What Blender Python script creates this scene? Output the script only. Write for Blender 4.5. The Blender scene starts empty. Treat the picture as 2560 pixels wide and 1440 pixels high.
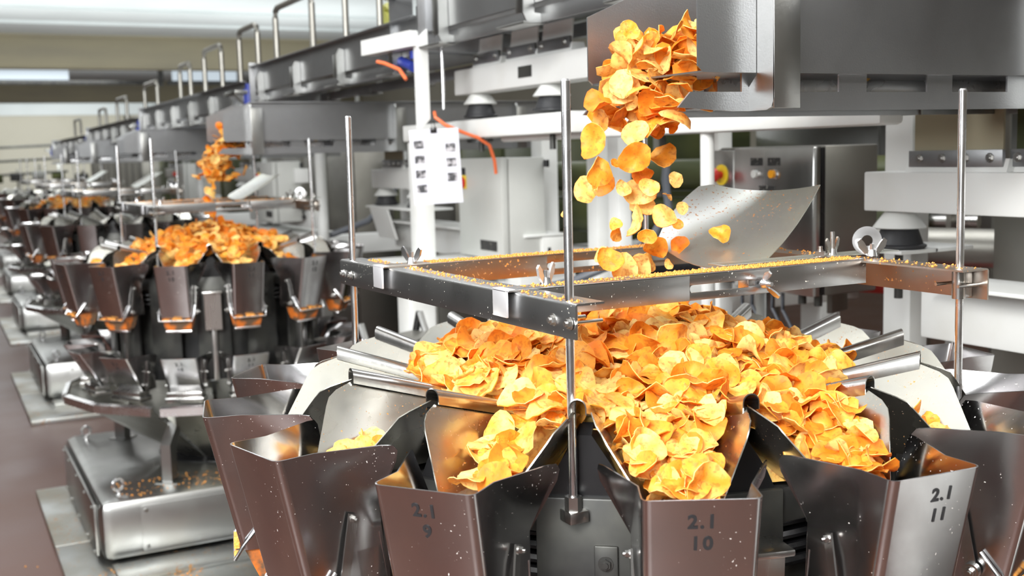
import bpy, bmesh, math, random
from mathutils import Vector, Matrix
PI = math.pi
S = bpy.context.scene
COL = S.collection
H = 1.68                                   # eye height above the floor
rnd = random.Random(11)

# ------------------------------------------------------------------ camera
cam = bpy.data.cameras.new('camera'); cam_o = bpy.data.objects.new('camera', cam); COL.objects.link(cam_o)
cx_, cy_, cz_ = Vector((.887, -.461, -.027)), Vector((.079, .094, .9924)), Vector((-.455, -.8824, .1198))
cam_o.matrix_world = Matrix(((cx_.x, cy_.x, cz_.x, 0), (cx_.y, cy_.y, cz_.y, 0), (cx_.z, cy_.z, cz_.z, H), (0, 0, 0, 1)))
cam.sensor_width = 36; cam.lens = 36 * 2808.1 / 2560
cam.clip_start = .05; cam.clip_end = 200
cam.dof.use_dof = True; cam.dof.focus_distance = 1.72; cam.dof.aperture_fstop = 5.6
S.camera = cam_o

# ------------------------------------------------------------------ world, lights, exposure
w = bpy.data.worlds.new('world'); S.world = w; w.use_nodes = True
w.node_tree.nodes['Background'].inputs[0].default_value = (.75, .85, 1, 1)
w.node_tree.nodes['Background'].inputs[1].default_value = .35
S.view_settings.view_transform = 'Standard'; S.view_settings.look = 'None'
S.view_settings.gamma = 1; S.view_settings.exposure = .52; S.view_settings.use_curve_mapping = False
def area(name, loc, sx, sy, power, col=(1, 1, 1), aim=None):
    l = bpy.data.lights.new(name, 'AREA'); l.shape = 'RECTANGLE'; l.size = sx; l.size_y = sy; l.energy = power; l.color = col
    o = bpy.data.objects.new(name, l); COL.objects.link(o); o.location = loc
    if aim is not None:
        o.rotation_euler = (Vector(aim) - Vector(loc)).to_track_quat('-Z', 'Y').to_euler()
    return o
area('studio_light', (-1.6, -.5, 3.6), 1.4, 1.1, 165, (1, .99, .97), (1.1, 1.8, 1.3))
area('side_fill', (-2.6, -1.2, 2.7), 2.4, 1.6, 120, (.97, .99, 1), (2.0, 3.6, 1.5))  # added fill, brightens the white faces turned to the left
area('side_fill', (-3.2, 3.2, 2.9), 2.4, 1.6, 95, (.97, .99, 1), (2.0, 8.5, 1.5))  # second added fill, for the machines farther down the row
for i, yy in enumerate((-2, 3.2, 8.5, 15, 22.5, 35)):
    area('tube_lamp_light', (1.6, yy, 4.45), 8, .5 if i < 4 else 1.2, (130, 115, 85, 80)[i] if i < 4 else 190, (.97, .99, 1))
for yy, xx, pw in ((9, 0, 60), (17.5, 3, 160), (23, 4.5, 260), (36, 6, 120)):
    area('upward_fill', (xx, yy, 1.9), 12, 3.5, pw, (.96, 1, 1), (xx, yy + .6, 4.7))  # added fill without fittings, lifts the brightness of the ceiling
area('upward_fill', (5, 49, 3.2), 12, 1, 420, (.96, 1, 1), (5, 56.3, 4.3))  # added fill aimed at the white band on the back wall

# ------------------------------------------------------------------ materials
def nd(t, k, **kw):
    n = t.nodes.new(k)
    for a, b in kw.items(): setattr(n, a, b)
    return n
def mat(name, col, col2=None, metal=0, rough=.5, rvar=.0, scale=8, lo=.4, hi=.65, bump=0, bscale=60, stretch=None, spec=None, aniso=0, emit=None, trans=0, coat=0):
    m = bpy.data.materials.new(name); m.use_nodes = True; t = m.node_tree; b = t.nodes['Principled BSDF']
    b.inputs['Base Color'].default_value = (*col, 1); b.inputs['Metallic'].default_value = metal; b.inputs['Roughness'].default_value = rough
    if coat: b.inputs['Coat Weight'].default_value = coat; b.inputs['Coat Roughness'].default_value = .15
    if trans: b.inputs['Transmission Weight'].default_value = trans
    tc = nd(t, 'ShaderNodeTexCoord'); mp = nd(t, 'ShaderNodeMapping'); t.links.new(tc.outputs['Object'], mp.inputs[0])
    if stretch: mp.inputs['Scale'].default_value = stretch
    if col2 or rvar:
        n = nd(t, 'ShaderNodeTexNoise'); n.inputs['Scale'].default_value = scale; n.inputs['Detail'].default_value = 5
        t.links.new(mp.outputs[0], n.inputs['Vector'])
        if col2:
            r = nd(t, 'ShaderNodeValToRGB'); r.color_ramp.elements[0].position = lo; r.color_ramp.elements[1].position = hi
            r.color_ramp.elements[0].color = (*col, 1); r.color_ramp.elements[1].color = (*col2, 1)
            t.links.new(n.outputs[0], r.inputs[0]); t.links.new(r.outputs[0], b.inputs['Base Color'])
        if rvar:
            q = nd(t, 'ShaderNodeMapRange'); q.inputs[1].default_value = .3; q.inputs[2].default_value = .7
            q.inputs[3].default_value = max(.02, rough - rvar); q.inputs[4].default_value = rough + rvar
            t.links.new(n.outputs[0], q.inputs[0]); t.links.new(q.outputs[0], b.inputs['Roughness'])
    if bump:
        n2 = nd(t, 'ShaderNodeTexNoise'); n2.inputs['Scale'].default_value = bscale; n2.inputs['Detail'].default_value = 3
        t.links.new(mp.outputs[0], n2.inputs['Vector'])
        bp = nd(t, 'ShaderNodeBump'); bp.inputs['Strength'].default_value = bump; bp.inputs['Distance'].default_value = .002
        t.links.new(n2.outputs[0], bp.inputs['Height']); t.links.new(bp.outputs[0], b.inputs['Normal'])
    if emit:
        b.inputs['Emission Color'].default_value = (*emit[:3], 1); b.inputs['Emission Strength'].default_value = emit[3]
    return m
def speckle(m, dust, scale, thr, soft=.03, rough=.8, mask=None):
    """dust specks of colour dust sitting on a material"""
    t = m.node_tree; b = t.nodes['Principled BSDF']
    tc = nd(t, 'ShaderNodeTexCoord'); v = nd(t, 'ShaderNodeTexNoise'); v.inputs['Scale'].default_value = scale; v.inputs['Detail'].default_value = 2
    t.links.new(tc.outputs['Object'], v.inputs['Vector'])
    big = nd(t, 'ShaderNodeTexNoise'); big.inputs['Scale'].default_value = mask or 9; t.links.new(tc.outputs['Object'], big.inputs['Vector'])
    ad = nd(t, 'ShaderNodeMath', operation='MULTIPLY_ADD'); ad.inputs[1].default_value = .35; t.links.new(big.outputs[0], ad.inputs[0]); t.links.new(v.outputs[0], ad.inputs[2])
    r = nd(t, 'ShaderNodeMapRange'); r.inputs[1].default_value = thr + .175; r.inputs[2].default_value = thr + .175 + soft; t.links.new(ad.outputs[0], r.inputs[0])
    old = b.inputs['Base Color'].links[0].from_socket if b.inputs['Base Color'].links else None
    mx = nd(t, 'ShaderNodeMix', data_type='RGBA'); t.links.new(r.outputs[0], mx.inputs['Factor'])
    if old: t.links.new(old, mx.inputs['A'])
    else: mx.inputs['A'].default_value = b.inputs['Base Color'].default_value
    mx.inputs['B'].default_value = (*dust, 1); t.links.new(mx.outputs['Result'], b.inputs['Base Color'])
    mm = nd(t, 'ShaderNodeMath', operation='SUBTRACT'); mm.inputs[0].default_value = 1; t.links.new(r.outputs[0], mm.inputs[1]); t.links.new(mm.outputs[0], b.inputs['Metallic'])
    return m
M = {}
M['steel'] = mat('stainless_steel', (.58, .575, .56), (.50, .49, .47), 1, .27, .07, 6, bump=.12, bscale=90, stretch=(1, 1, .15))
M['hopper'] = speckle(mat('hopper_steel', (.55, .545, .55), (.45, .44, .44), 1, .2, .07, 7, bump=.05, bscale=40), (.75, .7, .66), 260, .745, .02)
M['pan'] = speckle(mat('pan_steel', (.60, .59, .54), (.5, .48, .42), 1, .27, .04, 12, bump=.04, bscale=40), (.62, .24, .03), 190, .69, .05)
M['bright'] = mat('polished_steel', (.85, .85, .86), None, 1, .26, .05, 20)
M['tray'] = mat('bead_blasted_steel', (.38, .385, .395), (.33, .335, .34), 1, .42, .05, 5, bump=.1, bscale=300)
M['tray_in'] = mat('tray_inner_steel', (.55, .45, .3), (.5, .3, .12), 1, .35, .08, 4)
M['rail'] = speckle(mat('rail_steel', (.52, .52, .52), (.44, .44, .44), 1, .3, .03, 9, bump=.05, bscale=70), (.75, .72, .62), 230, .72, .03)
M['rail_dust'] = speckle(mat('dusty_rail_steel', (.5, .45, .40), (.45, .36, .28), 1, .33, .08, 7), (.6, .25, .05), 150, .655, .05)
M['plate'] = speckle(mat('deflector_steel', (.70, .72, .70), (.62, .63, .54), 1, .45, .06, 4), (.45, .17, .03), 170, .665, .015, mask=5)
M['white'] = mat('white_enamel', (.78, .79, .77), (.70, .70, .66), 0, .38, .05, 5, lo=.5, hi=.8)
M['grey'] = mat('light_grey_enamel', (.58, .59, .56), (.55, .56, .53), 0, .4, .03, 4)
M['cover'] = mat('warm_grey_steel', (.34, .33, .3), (.29, .28, .25), .85, .42, .05, 3)
M['black'] = mat('black_plastic', (.012, .012, .013), None, 0, .3, .08, 12)
M['rubber'] = mat('black_rubber', (.03, .031, .034), None, 0, .5, .1, 10)
M['dark'] = mat('dark_metal', (.06, .06, .06), (.1, .1, .09), .7, .4, .1, 8)
M['green'] = mat('dark_green_enamel', (.05, .06, .025), (.09, .1, .03), .2, .4, .1, 2)
M['red'] = mat('red_plastic', (.6, .03, .02), None, 0, .35)
M['yellow'] = mat('yellow_plastic', (.85, .62, .03), None, 0, .35)
M['amber'] = mat('amber_lens', (.9, .38, .02), None, 0, .25)
M['blue'] = mat('blue_plastic', (.02, .04, .3), None, 0, .4)
M['orange'] = mat('orange_hose', (.85, .18, .06), None, 0, .4)
M['hose'] = mat('grey_hose', (.12, .13, .15), None, 0, .35)
M['paper'] = mat('white_paper', (.70, .70, .76), None, 0, .6)
M['ink'] = mat('printed_ink', (.02, .02, .022), None, 0, .5)
M['photo'] = mat('printed_picture', (.05, .05, .055), (.5, .48, .5), 0, .5, scale=45, lo=.45, hi=.6)
M['greyink'] = mat('pale_printed_lines', (.55, .55, .6), None, 0, .6)
M['floor'] = mat('red_brown_epoxy', (.090, .037, .030), (.125, .062, .044), 0, .40, .08, 1.3, lo=.3, hi=.7, bump=.05, bscale=30)
M['ceiling'] = mat('ceiling_white', (.72, .76, .76), (.66, .70, .70), 0, .7, scale=.5)
M['beam'] = mat('beige_concrete', (.40, .36, .25), (.34, .31, .23), 0, .8, scale=.4, stretch=(1, 1, 6))
M['wall'] = mat('beige_wall', (.56, .53, .44), (.5, .47, .38), 0, .8, scale=.4)
M['lamp'] = mat('lamp_tube', (.25, .28, .3), None, 0, .5, emit=(.75, .86, .95, .42))
M['chute'] = mat('chute_steel', (.50, .49, .44), (.42, .41, .36), 1, .3, .05, 5)
M['base'] = mat('satin_base_steel', (.44, .44, .43), (.38, .385, .37), 1, .33, .06, 4, bump=.06, bscale=200)
M['floorplate'] = speckle(mat('worn_floor_plate', (.42, .43, .42), (.33, .31, .26), 1, .4, .1, 3, bump=.2, bscale=30), (.35, .18, .06), 60, .62, .1)
M['duststeel'] = mat('orange_dusted_steel', (.75, .20, .03), (.16, .10, .06), 0, .45, scale=22, lo=.42, hi=.55)
M['crumb'] = mat('orange_crumbs', (.85, .30, .035), (.75, .42, .12), 0, .8, scale=300)
M['tab'] = mat('matt_clamp_steel', (.72, .72, .74), None, .7, .5)
M['label'] = mat('dark_label', (.02, .02, .02), (.25, .25, .22), 0, .5, scale=120, lo=.6, hi=.66)
M['olive'] = mat('olive_lens', (.5, .5, .12), None, 0, .4)

def chip_mat():
    m = bpy.data.materials.new('seasoned_potato_chip'); m.use_nodes = True; t = m.node_tree; b = t.nodes['Principled BSDF']
    tc = nd(t, 'ShaderNodeTexCoord'); g = nd(t, 'ShaderNodeNewGeometry'); oi = nd(t, 'ShaderNodeObjectInfo')
    n = nd(t, 'ShaderNodeTexNoise'); n.inputs['Scale'].default_value = 32; n.inputs['Detail'].default_value = 4; t.links.new(tc.outputs['Object'], n.inputs['Vector'])
    s = nd(t, 'ShaderNodeMath', operation='ADD'); t.links.new(g.outputs['Random Per Island'], s.inputs[0]); t.links.new(oi.outputs['Random'], s.inputs[1])
    fr = nd(t, 'ShaderNodeMath', operation='FRACT'); t.links.new(s.outputs[0], fr.inputs[0])
    mix = nd(t, 'ShaderNodeMath', operation='MULTIPLY_ADD'); mix.inputs[1].default_value = .75; t.links.new(fr.outputs[0], mix.inputs[0])
    h = nd(t, 'ShaderNodeMath', operation='MULTIPLY_ADD'); h.inputs[1].default_value = 1.0; h.inputs[2].default_value = -.36; t.links.new(n.outputs[0], h.inputs[0]); t.links.new(h.outputs[0], mix.inputs[2])
    r = nd(t, 'ShaderNodeValToRGB'); e = r.color_ramp.elements
    e[0].position = .12; e[0].color = (.88, .25, .012, 1); e[1].position = .85; e[1].color = (1.0, .76, .27, 1)
    k = e.new(.45); k.color = (1.0, .47, .045, 1)
    t.links.new(mix.outputs[0], r.inputs[0])
    n2 = nd(t, 'ShaderNodeTexNoise'); n2.inputs['Scale'].default_value = 130; n2.inputs['Detail'].default_value = 2; t.links.new(tc.outputs['Object'], n2.inputs['Vector'])
    q = nd(t, 'ShaderNodeMapRange'); q.inputs[1].default_value = .52; q.inputs[2].default_value = .66; q.inputs[4].default_value = .5; t.links.new(n2.outputs[0], q.inputs[0])
    mx = nd(t, 'ShaderNodeMix', data_type='RGBA'); t.links.new(q.outputs[0], mx.inputs['Factor']); t.links.new(r.outputs[0], mx.inputs['A']); mx.inputs['B'].default_value = (.62, .12, .012, 1)
    t.links.new(mx.outputs['Result'], b.inputs['Base Color'])
    b.inputs['Roughness'].default_value = .55
    bp = nd(t, 'ShaderNodeBump'); bp.inputs['Strength'].default_value = .5; bp.inputs['Distance'].default_value = .0015; t.links.new(n2.outputs[0], bp.inputs['Height']); t.links.new(bp.outputs[0], b.inputs['Normal'])
    tr = nd(t, 'ShaderNodeBsdfTranslucent'); t.links.new(mx.outputs['Result'], tr.inputs['Color'])
    ms = nd(t, 'ShaderNodeMixShader'); ms.inputs[0].default_value = .3
    t.links.new(b.outputs[0], ms.inputs[1]); t.links.new(tr.outputs[0], ms.inputs[2]); t.links.new(ms.outputs[0], t.nodes['Material Output'].inputs['Surface'])
    return m
M['chip'] = chip_mat()

# ------------------------------------------------------------------ mesh helpers
class MB:
    def __init__(s): s.b = bmesh.new()
    def box(s, x0, x1, y0, y1, z0, z1, bev=0, mtx=None):
        r = bmesh.ops.create_cube(s.b, size=1, matrix=Matrix.Translation(((x0+x1)/2, (y0+y1)/2, (z0+z1)/2)) @ Matrix.Diagonal((abs(x1-x0), abs(y1-y0), abs(z1-z0), 1)))
        vs = r['verts']
        if bev:
            es = list({e for v in vs for e in v.link_edges})
            rr = bmesh.ops.bevel(s.b, geom=es, offset=bev, segments=2, affect='EDGES', profile=.5)
            vs = list({v for f in rr['faces'] for v in f.verts} | {v for v in vs if v.is_valid})
        if mtx is not None: bmesh.ops.transform(s.b, matrix=mtx, verts=vs)
        return s
    def cyl(s, p, q, r, r2=None, n=16, caps=True):
        p, q = Vector(p), Vector(q); d = q - p
        m = Matrix.Translation((p + q) / 2) @ d.to_track_quat('Z', 'Y').to_matrix().to_4x4()
        bmesh.ops.create_cone(s.b, cap_ends=caps, segments=n, radius1=r, radius2=r if r2 is None else r2, depth=d.length, matrix=m)
        return s
    def tube(s, pts, r, n=10):
        pts = [Vector(p) for p in pts]; rings = []
        for i, p in enumerate(pts):
            d = (pts[min(i+1, len(pts)-1)] - pts[max(i-1, 0)]).normalized()
            up = Vector((0, 0, 1)) if abs(d.z) < .95 else Vector((1, 0, 0))
            a = d.cross(up).normalized(); c = a.cross(d)
            rings.append([s.b.verts.new(p + r*(math.cos(2*PI*k/n)*a + math.sin(2*PI*k/n)*c)) for k in range(n)])
        for A, B in zip(rings, rings[1:]):
            for k in range(n): s.b.faces.new((A[k], A[(k+1) % n], B[(k+1) % n], B[k]))
        s.b.faces.new(rings[0]); s.b.faces.new(rings[-1][::-1])
        return s
    def torus(s, c, R, r, ax='y', n=24, m=8):
        c = Vector(c); rings = []
        for i in range(n):
            a = 2*PI*i/n; ring = []
            for j in range(m):
                b = 2*PI*j/m; rr = R + r*math.cos(b); u, v, w_ = rr*math.cos(a), rr*math.sin(a), r*math.sin(b)
                p = {'y': (u, w_, v), 'x': (w_, u, v), 'z': (u, v, w_)}[ax]
                ring.append(s.b.verts.new(c + Vector(p)))
            rings.append(ring)
        for i in range(n):
            A, B = rings[i], rings[(i+1) % n]
            for j in range(m): s.b.faces.new((A[j], A[(j+1) % m], B[(j+1) % m], B[j]))
        return s
    def lathe(s, prof, n=28, c=(0, 0, 0)):
        c = Vector(c); rings = []
        for r, z in prof: rings.append([s.b.verts.new(c + Vector((r*math.cos(2*PI*k/n), r*math.sin(2*PI*k/n), z))) for k in range(n)])
        for A, B in zip(rings, rings[1:]):
            for k in range(n): s.b.faces.new((A[k], A[(k+1) % n], B[(k+1) % n], B[k]))
        for R_ in (rings[0], rings[-1]): s.b.faces.new(R_)
        return s
    def prism(s, poly, d, mtx=None):
        """poly in xz plane extruded along y by d=(y0,y1)"""
        A = [s.b.verts.new((x, d[0], z)) for x, z in poly]; B = [s.b.verts.new((x, d[1], z)) for x, z in poly]
        s.b.faces.new(A); s.b.faces.new(B[::-1]); n = len(poly)
        for i in range(n): s.b.faces.new((A[i], B[i], B[(i+1) % n], A[(i+1) % n]))
        if mtx is not None: bmesh.ops.transform(s.b, matrix=mtx, verts=A+B)
        return s
    def sheet(s, faces, th):
        vd = {}; fs = []
        def V(p):
            k = tuple(round(c, 5) for c in p)
            if k not in vd: vd[k] = s.b.verts.new(p)
            return vd[k]
        for f in faces:
            vs = []
            for p in f:
                v = V(p)
                if v not in vs: vs.append(v)
            if len(vs) > 2:
                try: fs.append(s.b.faces.new(vs))
                except ValueError: pass
        bmesh.ops.recalc_face_normals(s.b, faces=fs)
        bmesh.ops.solidify(s.b, geom=fs, thickness=th)
        return s
    def hexbolt(s, p, d, r=.006, h=.006, washer=True):
        p, d = Vector(p), Vector(d).normalized()
        if washer: s.cyl(p, p + d*.0015, r*1.35, n=16)
        s.cyl(p, p + d*h, r, n=6); s.cyl(p + d*h, p + d*(h+.003), r*.55, n=10)
        return s
    def mesh(s, name, m, angle=35):
        bmesh.ops.recalc_face_normals(s.b, faces=s.b.faces)
        me = bpy.data.meshes.new(name); s.b.to_mesh(me); s.b.free()
        me.materials.append(M[m] if isinstance(m, str) else m)
        me.polygons.foreach_set('use_smooth', [True]*len(me.polygons)); me.set_sharp_from_angle(angle=math.radians(angle))
        return me
def ob(name, me, parent=None, loc=(0, 0, 0), rz=0, label=None):
    o = bpy.data.objects.new(name, me); COL.objects.link(o); o.location = loc; o.rotation_euler = (0, 0, rz)
    if parent: o.parent = parent
    if label: o['label'] = label
    return o
def tag(o, label, cat, group=None, kind=None):
    if label: o['label'] = label
    if cat: o['category'] = cat
    if group: o['group'] = group
    if kind: o['kind'] = kind
    return o
def thing(name, label, cat, loc=(0, 0, 0), rz=0, group=None):
    o = bpy.data.objects.new(name, None); COL.objects.link(o); o.location = loc; o.rotation_euler = (0, 0, rz); o.empty_display_size = .1
    return tag(o, label, cat, group)
def struct(name, mb, m, label=None):
    o = ob(name, mb.mesh(name, m)); o['kind'] = 'structure'
    if label: o['label'] = label
    return o
def text_mesh(txt, size, m):
    cu = bpy.data.curves.new('text', 'FONT'); cu.body = txt; cu.size = size; cu.align_x = 'CENTER'; cu.offset = size*.03; cu.extrude = .0002; cu.resolution_u = 3; cu.space_character = 1.18; cu.space_line = .95
    o = bpy.data.objects.new('tmp', cu); COL.objects.link(o)
    me = bpy.data.meshes.new_from_object(o); bpy.data.objects.remove(o); bpy.data.curves.remove(cu)
    me.materials.clear(); me.materials.append(M[m]); return me

# ------------------------------------------------------------------ setting
b = MB().box(-9, 16, -6, 58, -.2, 0); struct('floor', b, 'floor')
b = MB().box(-9, 16, -6, 58, 4.68, 4.9); struct('ceiling', b, 'ceiling')
b = MB().box(-9, 16, 56.5, 57, 0, 4.68); struct('wall_back', b, 'wall')
b = MB().box(-9.2, -9, -6, 58, 0, 4.68); struct('wall_left', b, mat('dark_wall_paint', (.10, .10, .09), None, 0, .7))
b = MB().box(16, 16.2, -6, 58, 0, 4.68); struct('wall_right', b, 'wall')
b = MB().box(-9, 16, -6.2, -6, 0, 4.68); struct('wall_front', b, 'wall')
for i, yy in enumerate((-2.6, 12.9, 28.4, 43.9)):
    b = MB().box(-9, 16, yy, yy+.35, 3.93, 4.68, .01).box(-9, 16, yy-.06, yy, 4.62, 4.68).box(-9, 16, yy-.03, yy+.38, 3.90, 3.93)
    struct('trim_%d' % (i+1), b, 'beam')
b = MB()
for yy in (20.2, 23.4, 25.8): b.box(-9, 16, yy, yy+.05, 4.62, 4.68)
struct('trim_5', b, 'ceiling')
b = MB().box(-9, 16, 56.3, 56.5, 3.95, 4.5, .01); struct('trim_6', b, 'ceiling')
for i, x0 in enumerate((-3, 1.9, 6.9)):
    t = thing('tube_lamp_fitting', ('leftmost length', 'middle length', 'rightmost length')[i] + ' of the tube lamps hung in a row under the far ceiling', 'lamp', (x0, 36.3, 0))
    ob('lamp_housing', MB().box(0, 4.6, -.12, .3, 4.05, 4.17, .01).mesh('lamp_housing', 'dark'), t)
    ob('lamp_tube', MB().box(.1, 2.1 if i else 4.4, -.2, -.12, 4.17, 4.46, .02).mesh('lamp_tube', 'lamp'), t)
    ob('hanger', MB().box(4.7, 4.85, -.1, .0, 4.0, 4.68).mesh('hanger', 'dark'), t)
# far end of the hall: posts, switch cabinet, crates
for i, (xx, wd, zt, m, lab) in enumerate(((8.55, .22, 3.9, 'dark', 'dark steel post standing against the far beige wall'), (10.35, .25, 3.9, 'dark', 'dark post below the black box on the far wall'), (11.0, .35, 3.6, 'beam', 'pale cream post beside the dark post at the far wall'))):
    tag(ob('wall_post', MB().box(xx, xx+wd, 55.9, 56.2, 0, zt, .02).mesh('wall_post', m)), lab, 'post')
tag(ob('wall_box', MB().box(9.9, 10.8, 55.6, 56.2, 3.3, 3.9, .03).mesh('wall_box', 'black')), 'black box fixed high on the far wall', 'box')
tag(ob('crate', MB().box(6.6, 8.8, 48, 49.5, 1.5, 2.15, .03).box(6.7, 6.9, 48, 49.5, 0, 1.5).box(8.5, 8.7, 48, 49.5, 0, 1.5).mesh('crate', mat('maroon_crate', (.12, .02, .02), None, 0, .6))), 'dark red crate on legs in front of the far wall', 'crate')

r9 = random.Random(21)
for gi, (x0, y0, n, lab) in enumerate(((10.8, 44, 9, 'tangle of dark pipes and white boxes at the far end of the hall'), (7.5, 30, 7, 'far pipe framework with small boxes rising behind the conveyor'), (2.5, 50, 5, 'low dark equipment at the far left end of the hall'))):
    t = thing('pipe_rack', lab, 'pipework', (x0, y0, 0))
    for i in range(n):
        hh = r9.uniform(2.6, 3.9) if gi < 2 else r9.uniform(1.4, 2.2); xx, yy = i*(.55 if gi < 2 else .8), r9.uniform(-.6, .6)
        ob('upright', MB().box(xx, xx+.09, yy, yy+.09, 0, hh, .01).mesh('upright', 'cover' if i % 3 else 'white'), t)
        zz = r9.uniform(1.2, hh-.3); ob('box', MB().box(xx-.25, xx+.25, yy-.2, yy+.1, zz-.2, zz+.15, .02).mesh('box', ('green', 'dark', 'grey')[i % 3]), t)
    for q in range(3): ob('pipe', MB().cyl((-.3, -.2, 1.3+.55*q), (n*.55, .2, 1.3+.55*q+.1), .05, n=10).mesh('pipe', 'dark'), t)
# ------------------------------------------------------------------ multihead weighers
RREF = .68
def arc(cx, cv, r, a0, a1, n): return [(cx + r*math.cos(a0 + (a1-a0)*i/n), cv + r*math.sin(a0 + (a1-a0)*i/n)) for i in range(n+1)]
def hopper_sheet(zt, zm, zb, Rt, Rb, vt, vb, Rcr, Rtip, vtip, Rin, th=.0018):
    def row(R, v, Rc, z):                # half profile from crease to face centre
        rc = .010; a = arc(R-rc-RREF, v-rc, rc, PI/2, 0, 4)
        return [(Rc-RREF, v*.985, z)] + [(x, y, z) for x, y in a]
    f = (zt - zm)/(zt - zb); Rm, vm = Rt + (Rb-Rt)*f, vt + (vb-vt)*f
    rt, rm, rb_ = row(Rt, vt, Rcr, zt), row(Rm, vm, Rcr-.012, zm), row(Rb, vb, Rcr-.03, zb)
    im = (Rin-RREF, vm, zm); ib = (Rin-RREF-.015, vb*.97, zb)
    tip = [(Rtip+.022-RREF, vtip-.006, zt+.001), (Rtip+.006-RREF, vtip, zt-.001), (Rtip-RREF, vtip+.001, zt-.009), (Rtip+.001-RREF, vtip-.002, zt-.024)]
    faces = []
    for sg in (1, -1):
        k = lambda p: (p[0], sg*p[1], p[2])
        faces.append([k(rt[0])] + [k(p) for p in tip] + [k(im)])
        faces.append([k(rt[0]), k(im), k(rm[0])]); faces.append([k(rm[0]), k(im), k(ib), k(rb_[0])])
        for A, B in ((rt, rm), (rm, rb_)):
            for i in range(len(A)-1): faces.append([k(A[i]), k(A[i+1]), k(B[i+1]), k(B[i])])
    faces.append([rt[-1], (rt[-1][0], -rt[-1][1], zt), (rm[-1][0], -rm[-1][1], zm), rm[-1]])
    faces.append([rm[-1], (rm[-1][0], -rm[-1][1], zm), (rb_[-1][0], -rb_[-1][1], zb), rb_[-1]])
    # inner back wall, low
    faces.append([(ib[0], ib[1], zb), (ib[0], -ib[1], zb), (im[0]-.0, -im[1], zm-.04), (im[0]-.0, im[1], zm-.04)])
    return MB().sheet(faces, th)
Z = lambda z: H + z
up_mesh = hopper_sheet(Z(-.40), Z(-.495), Z(-.622), .716, .668, .0685, .064, .658, .548, .107, .556).mesh('hopper_shell', 'hopper')
lo_mesh = hopper_sheet(Z(-.795), Z(-.86), Z(-.955), .685, .590, .078, .072, .62, .53, .105, .52).mesh('hopper_shell', 'hopper')
# discharge gate of an upper hopper: swung open flap with two cheeks, hung in a wire bail
def gate_mesh(R, z, v, dirt):
    g = MB(); x = R-RREF
    f = [[(x-.01, -v, z+.005), (x-.01, v, z+.005), (x-.035, v*.85, z-.055), (x-.035, -v*.85, z-.055)]]
    for sg in (1, -1):
        f.append([(x-.01, sg*v, z+.005), (x-.035, sg*v*.85, z-.055), (x-.075, sg*v*.85, z-.045), (x-.095, sg*v, z+.012)])
    g.sheet(f, .002)
    return g.mesh('discharge_gate', 'duststeel' if dirt else 'hopper')
gate_up = gate_mesh(.672, Z(-.628), .060, True)
lip_mesh = MB().box(-.060, -.038, -.055, .055, Z(-.690), Z(-.680), .003).mesh('gate_lip', 'bright')
bail_mesh = MB().tube([(-.045, .072, Z(-.575)), (-.015, .074, Z(-.61)), (.0, .070, Z(-.634)), (.0, -.070, Z(-.634)), (-.015, -.074, Z(-.61)), (-.045, -.072, Z(-.575))], .003, 8).mesh('wire_bail', 'bright')
dust_mesh = MB()
for i in range(16):
    a = rnd.uniform(-.055, .055); dust_mesh.box(a-.007, a+.007, -.006, .004, Z(-.632), Z(-.632)+rnd.uniform(.004, .012)*(1-abs(a)/.08), .002)
bmesh.ops.transform(dust_mesh.b, matrix=Matrix(((0, -1, 0, -.004), (1, 0, 0, 0), (0, 0, 1, 0), (0, 0, 0, 1))), verts=dust_mesh.b.verts)
dust_mesh = dust_mesh.mesh('spice_dust', 'crumb')
link_mesh = MB()
for sg in (1,):
    link_mesh.prism([(-.085, Z(-.50)), (-.070, Z(-.495)), (-.050, Z(-.60)), (-.062, Z(-.612))], (sg*.071, sg*.074))
    link_mesh.cyl((-.056, sg*.070, Z(-.604)), (-.056, sg*.082, Z(-.604)), .012, n=16); link_mesh.hexbolt((-.056, sg*.082, Z(-.604)), (0, sg, 0), .006)
    link_mesh.hexbolt((-.078, sg*.074, Z(-.505)), (0, sg, 0), .005)
link_mesh = link_mesh.mesh('gate_linkage', 'steel'); link_mesh2 = link_mesh.copy(); link_mesh2.transform(Matrix.Diagonal((1, -1, 1, 1))); link_mesh2.flip_normals()
gate_lo = MB().box(-.130, -.055, -.083, .083, Z(-.998), Z(-.975), .004).box(-.125, -.06, -.075, .075, Z(-.975), Z(-.952), .003).mesh('discharge_gate', 'steel')
link_lo = MB()
for sg in (1,):
    link_lo.box(-.13, -.11, sg*.080-.002, sg*.080+.002, Z(-.94), Z(-.82), .001); link_lo.cyl((-.12, sg*.076, Z(-.875)), (-.12, sg*.092, Z(-.875)), .006, n=12); link_lo.cyl((-.105, sg*.076, Z(-.93)), (-.105, sg*.09, Z(-.93)), .007, n=12)
link_lo = link_lo.mesh('gate_linkage', 'steel'); link_lo2 = link_lo.copy(); link_lo2.transform(Matrix.Diagonal((1, -1, 1, 1))); link_lo2.flip_normals()
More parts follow.
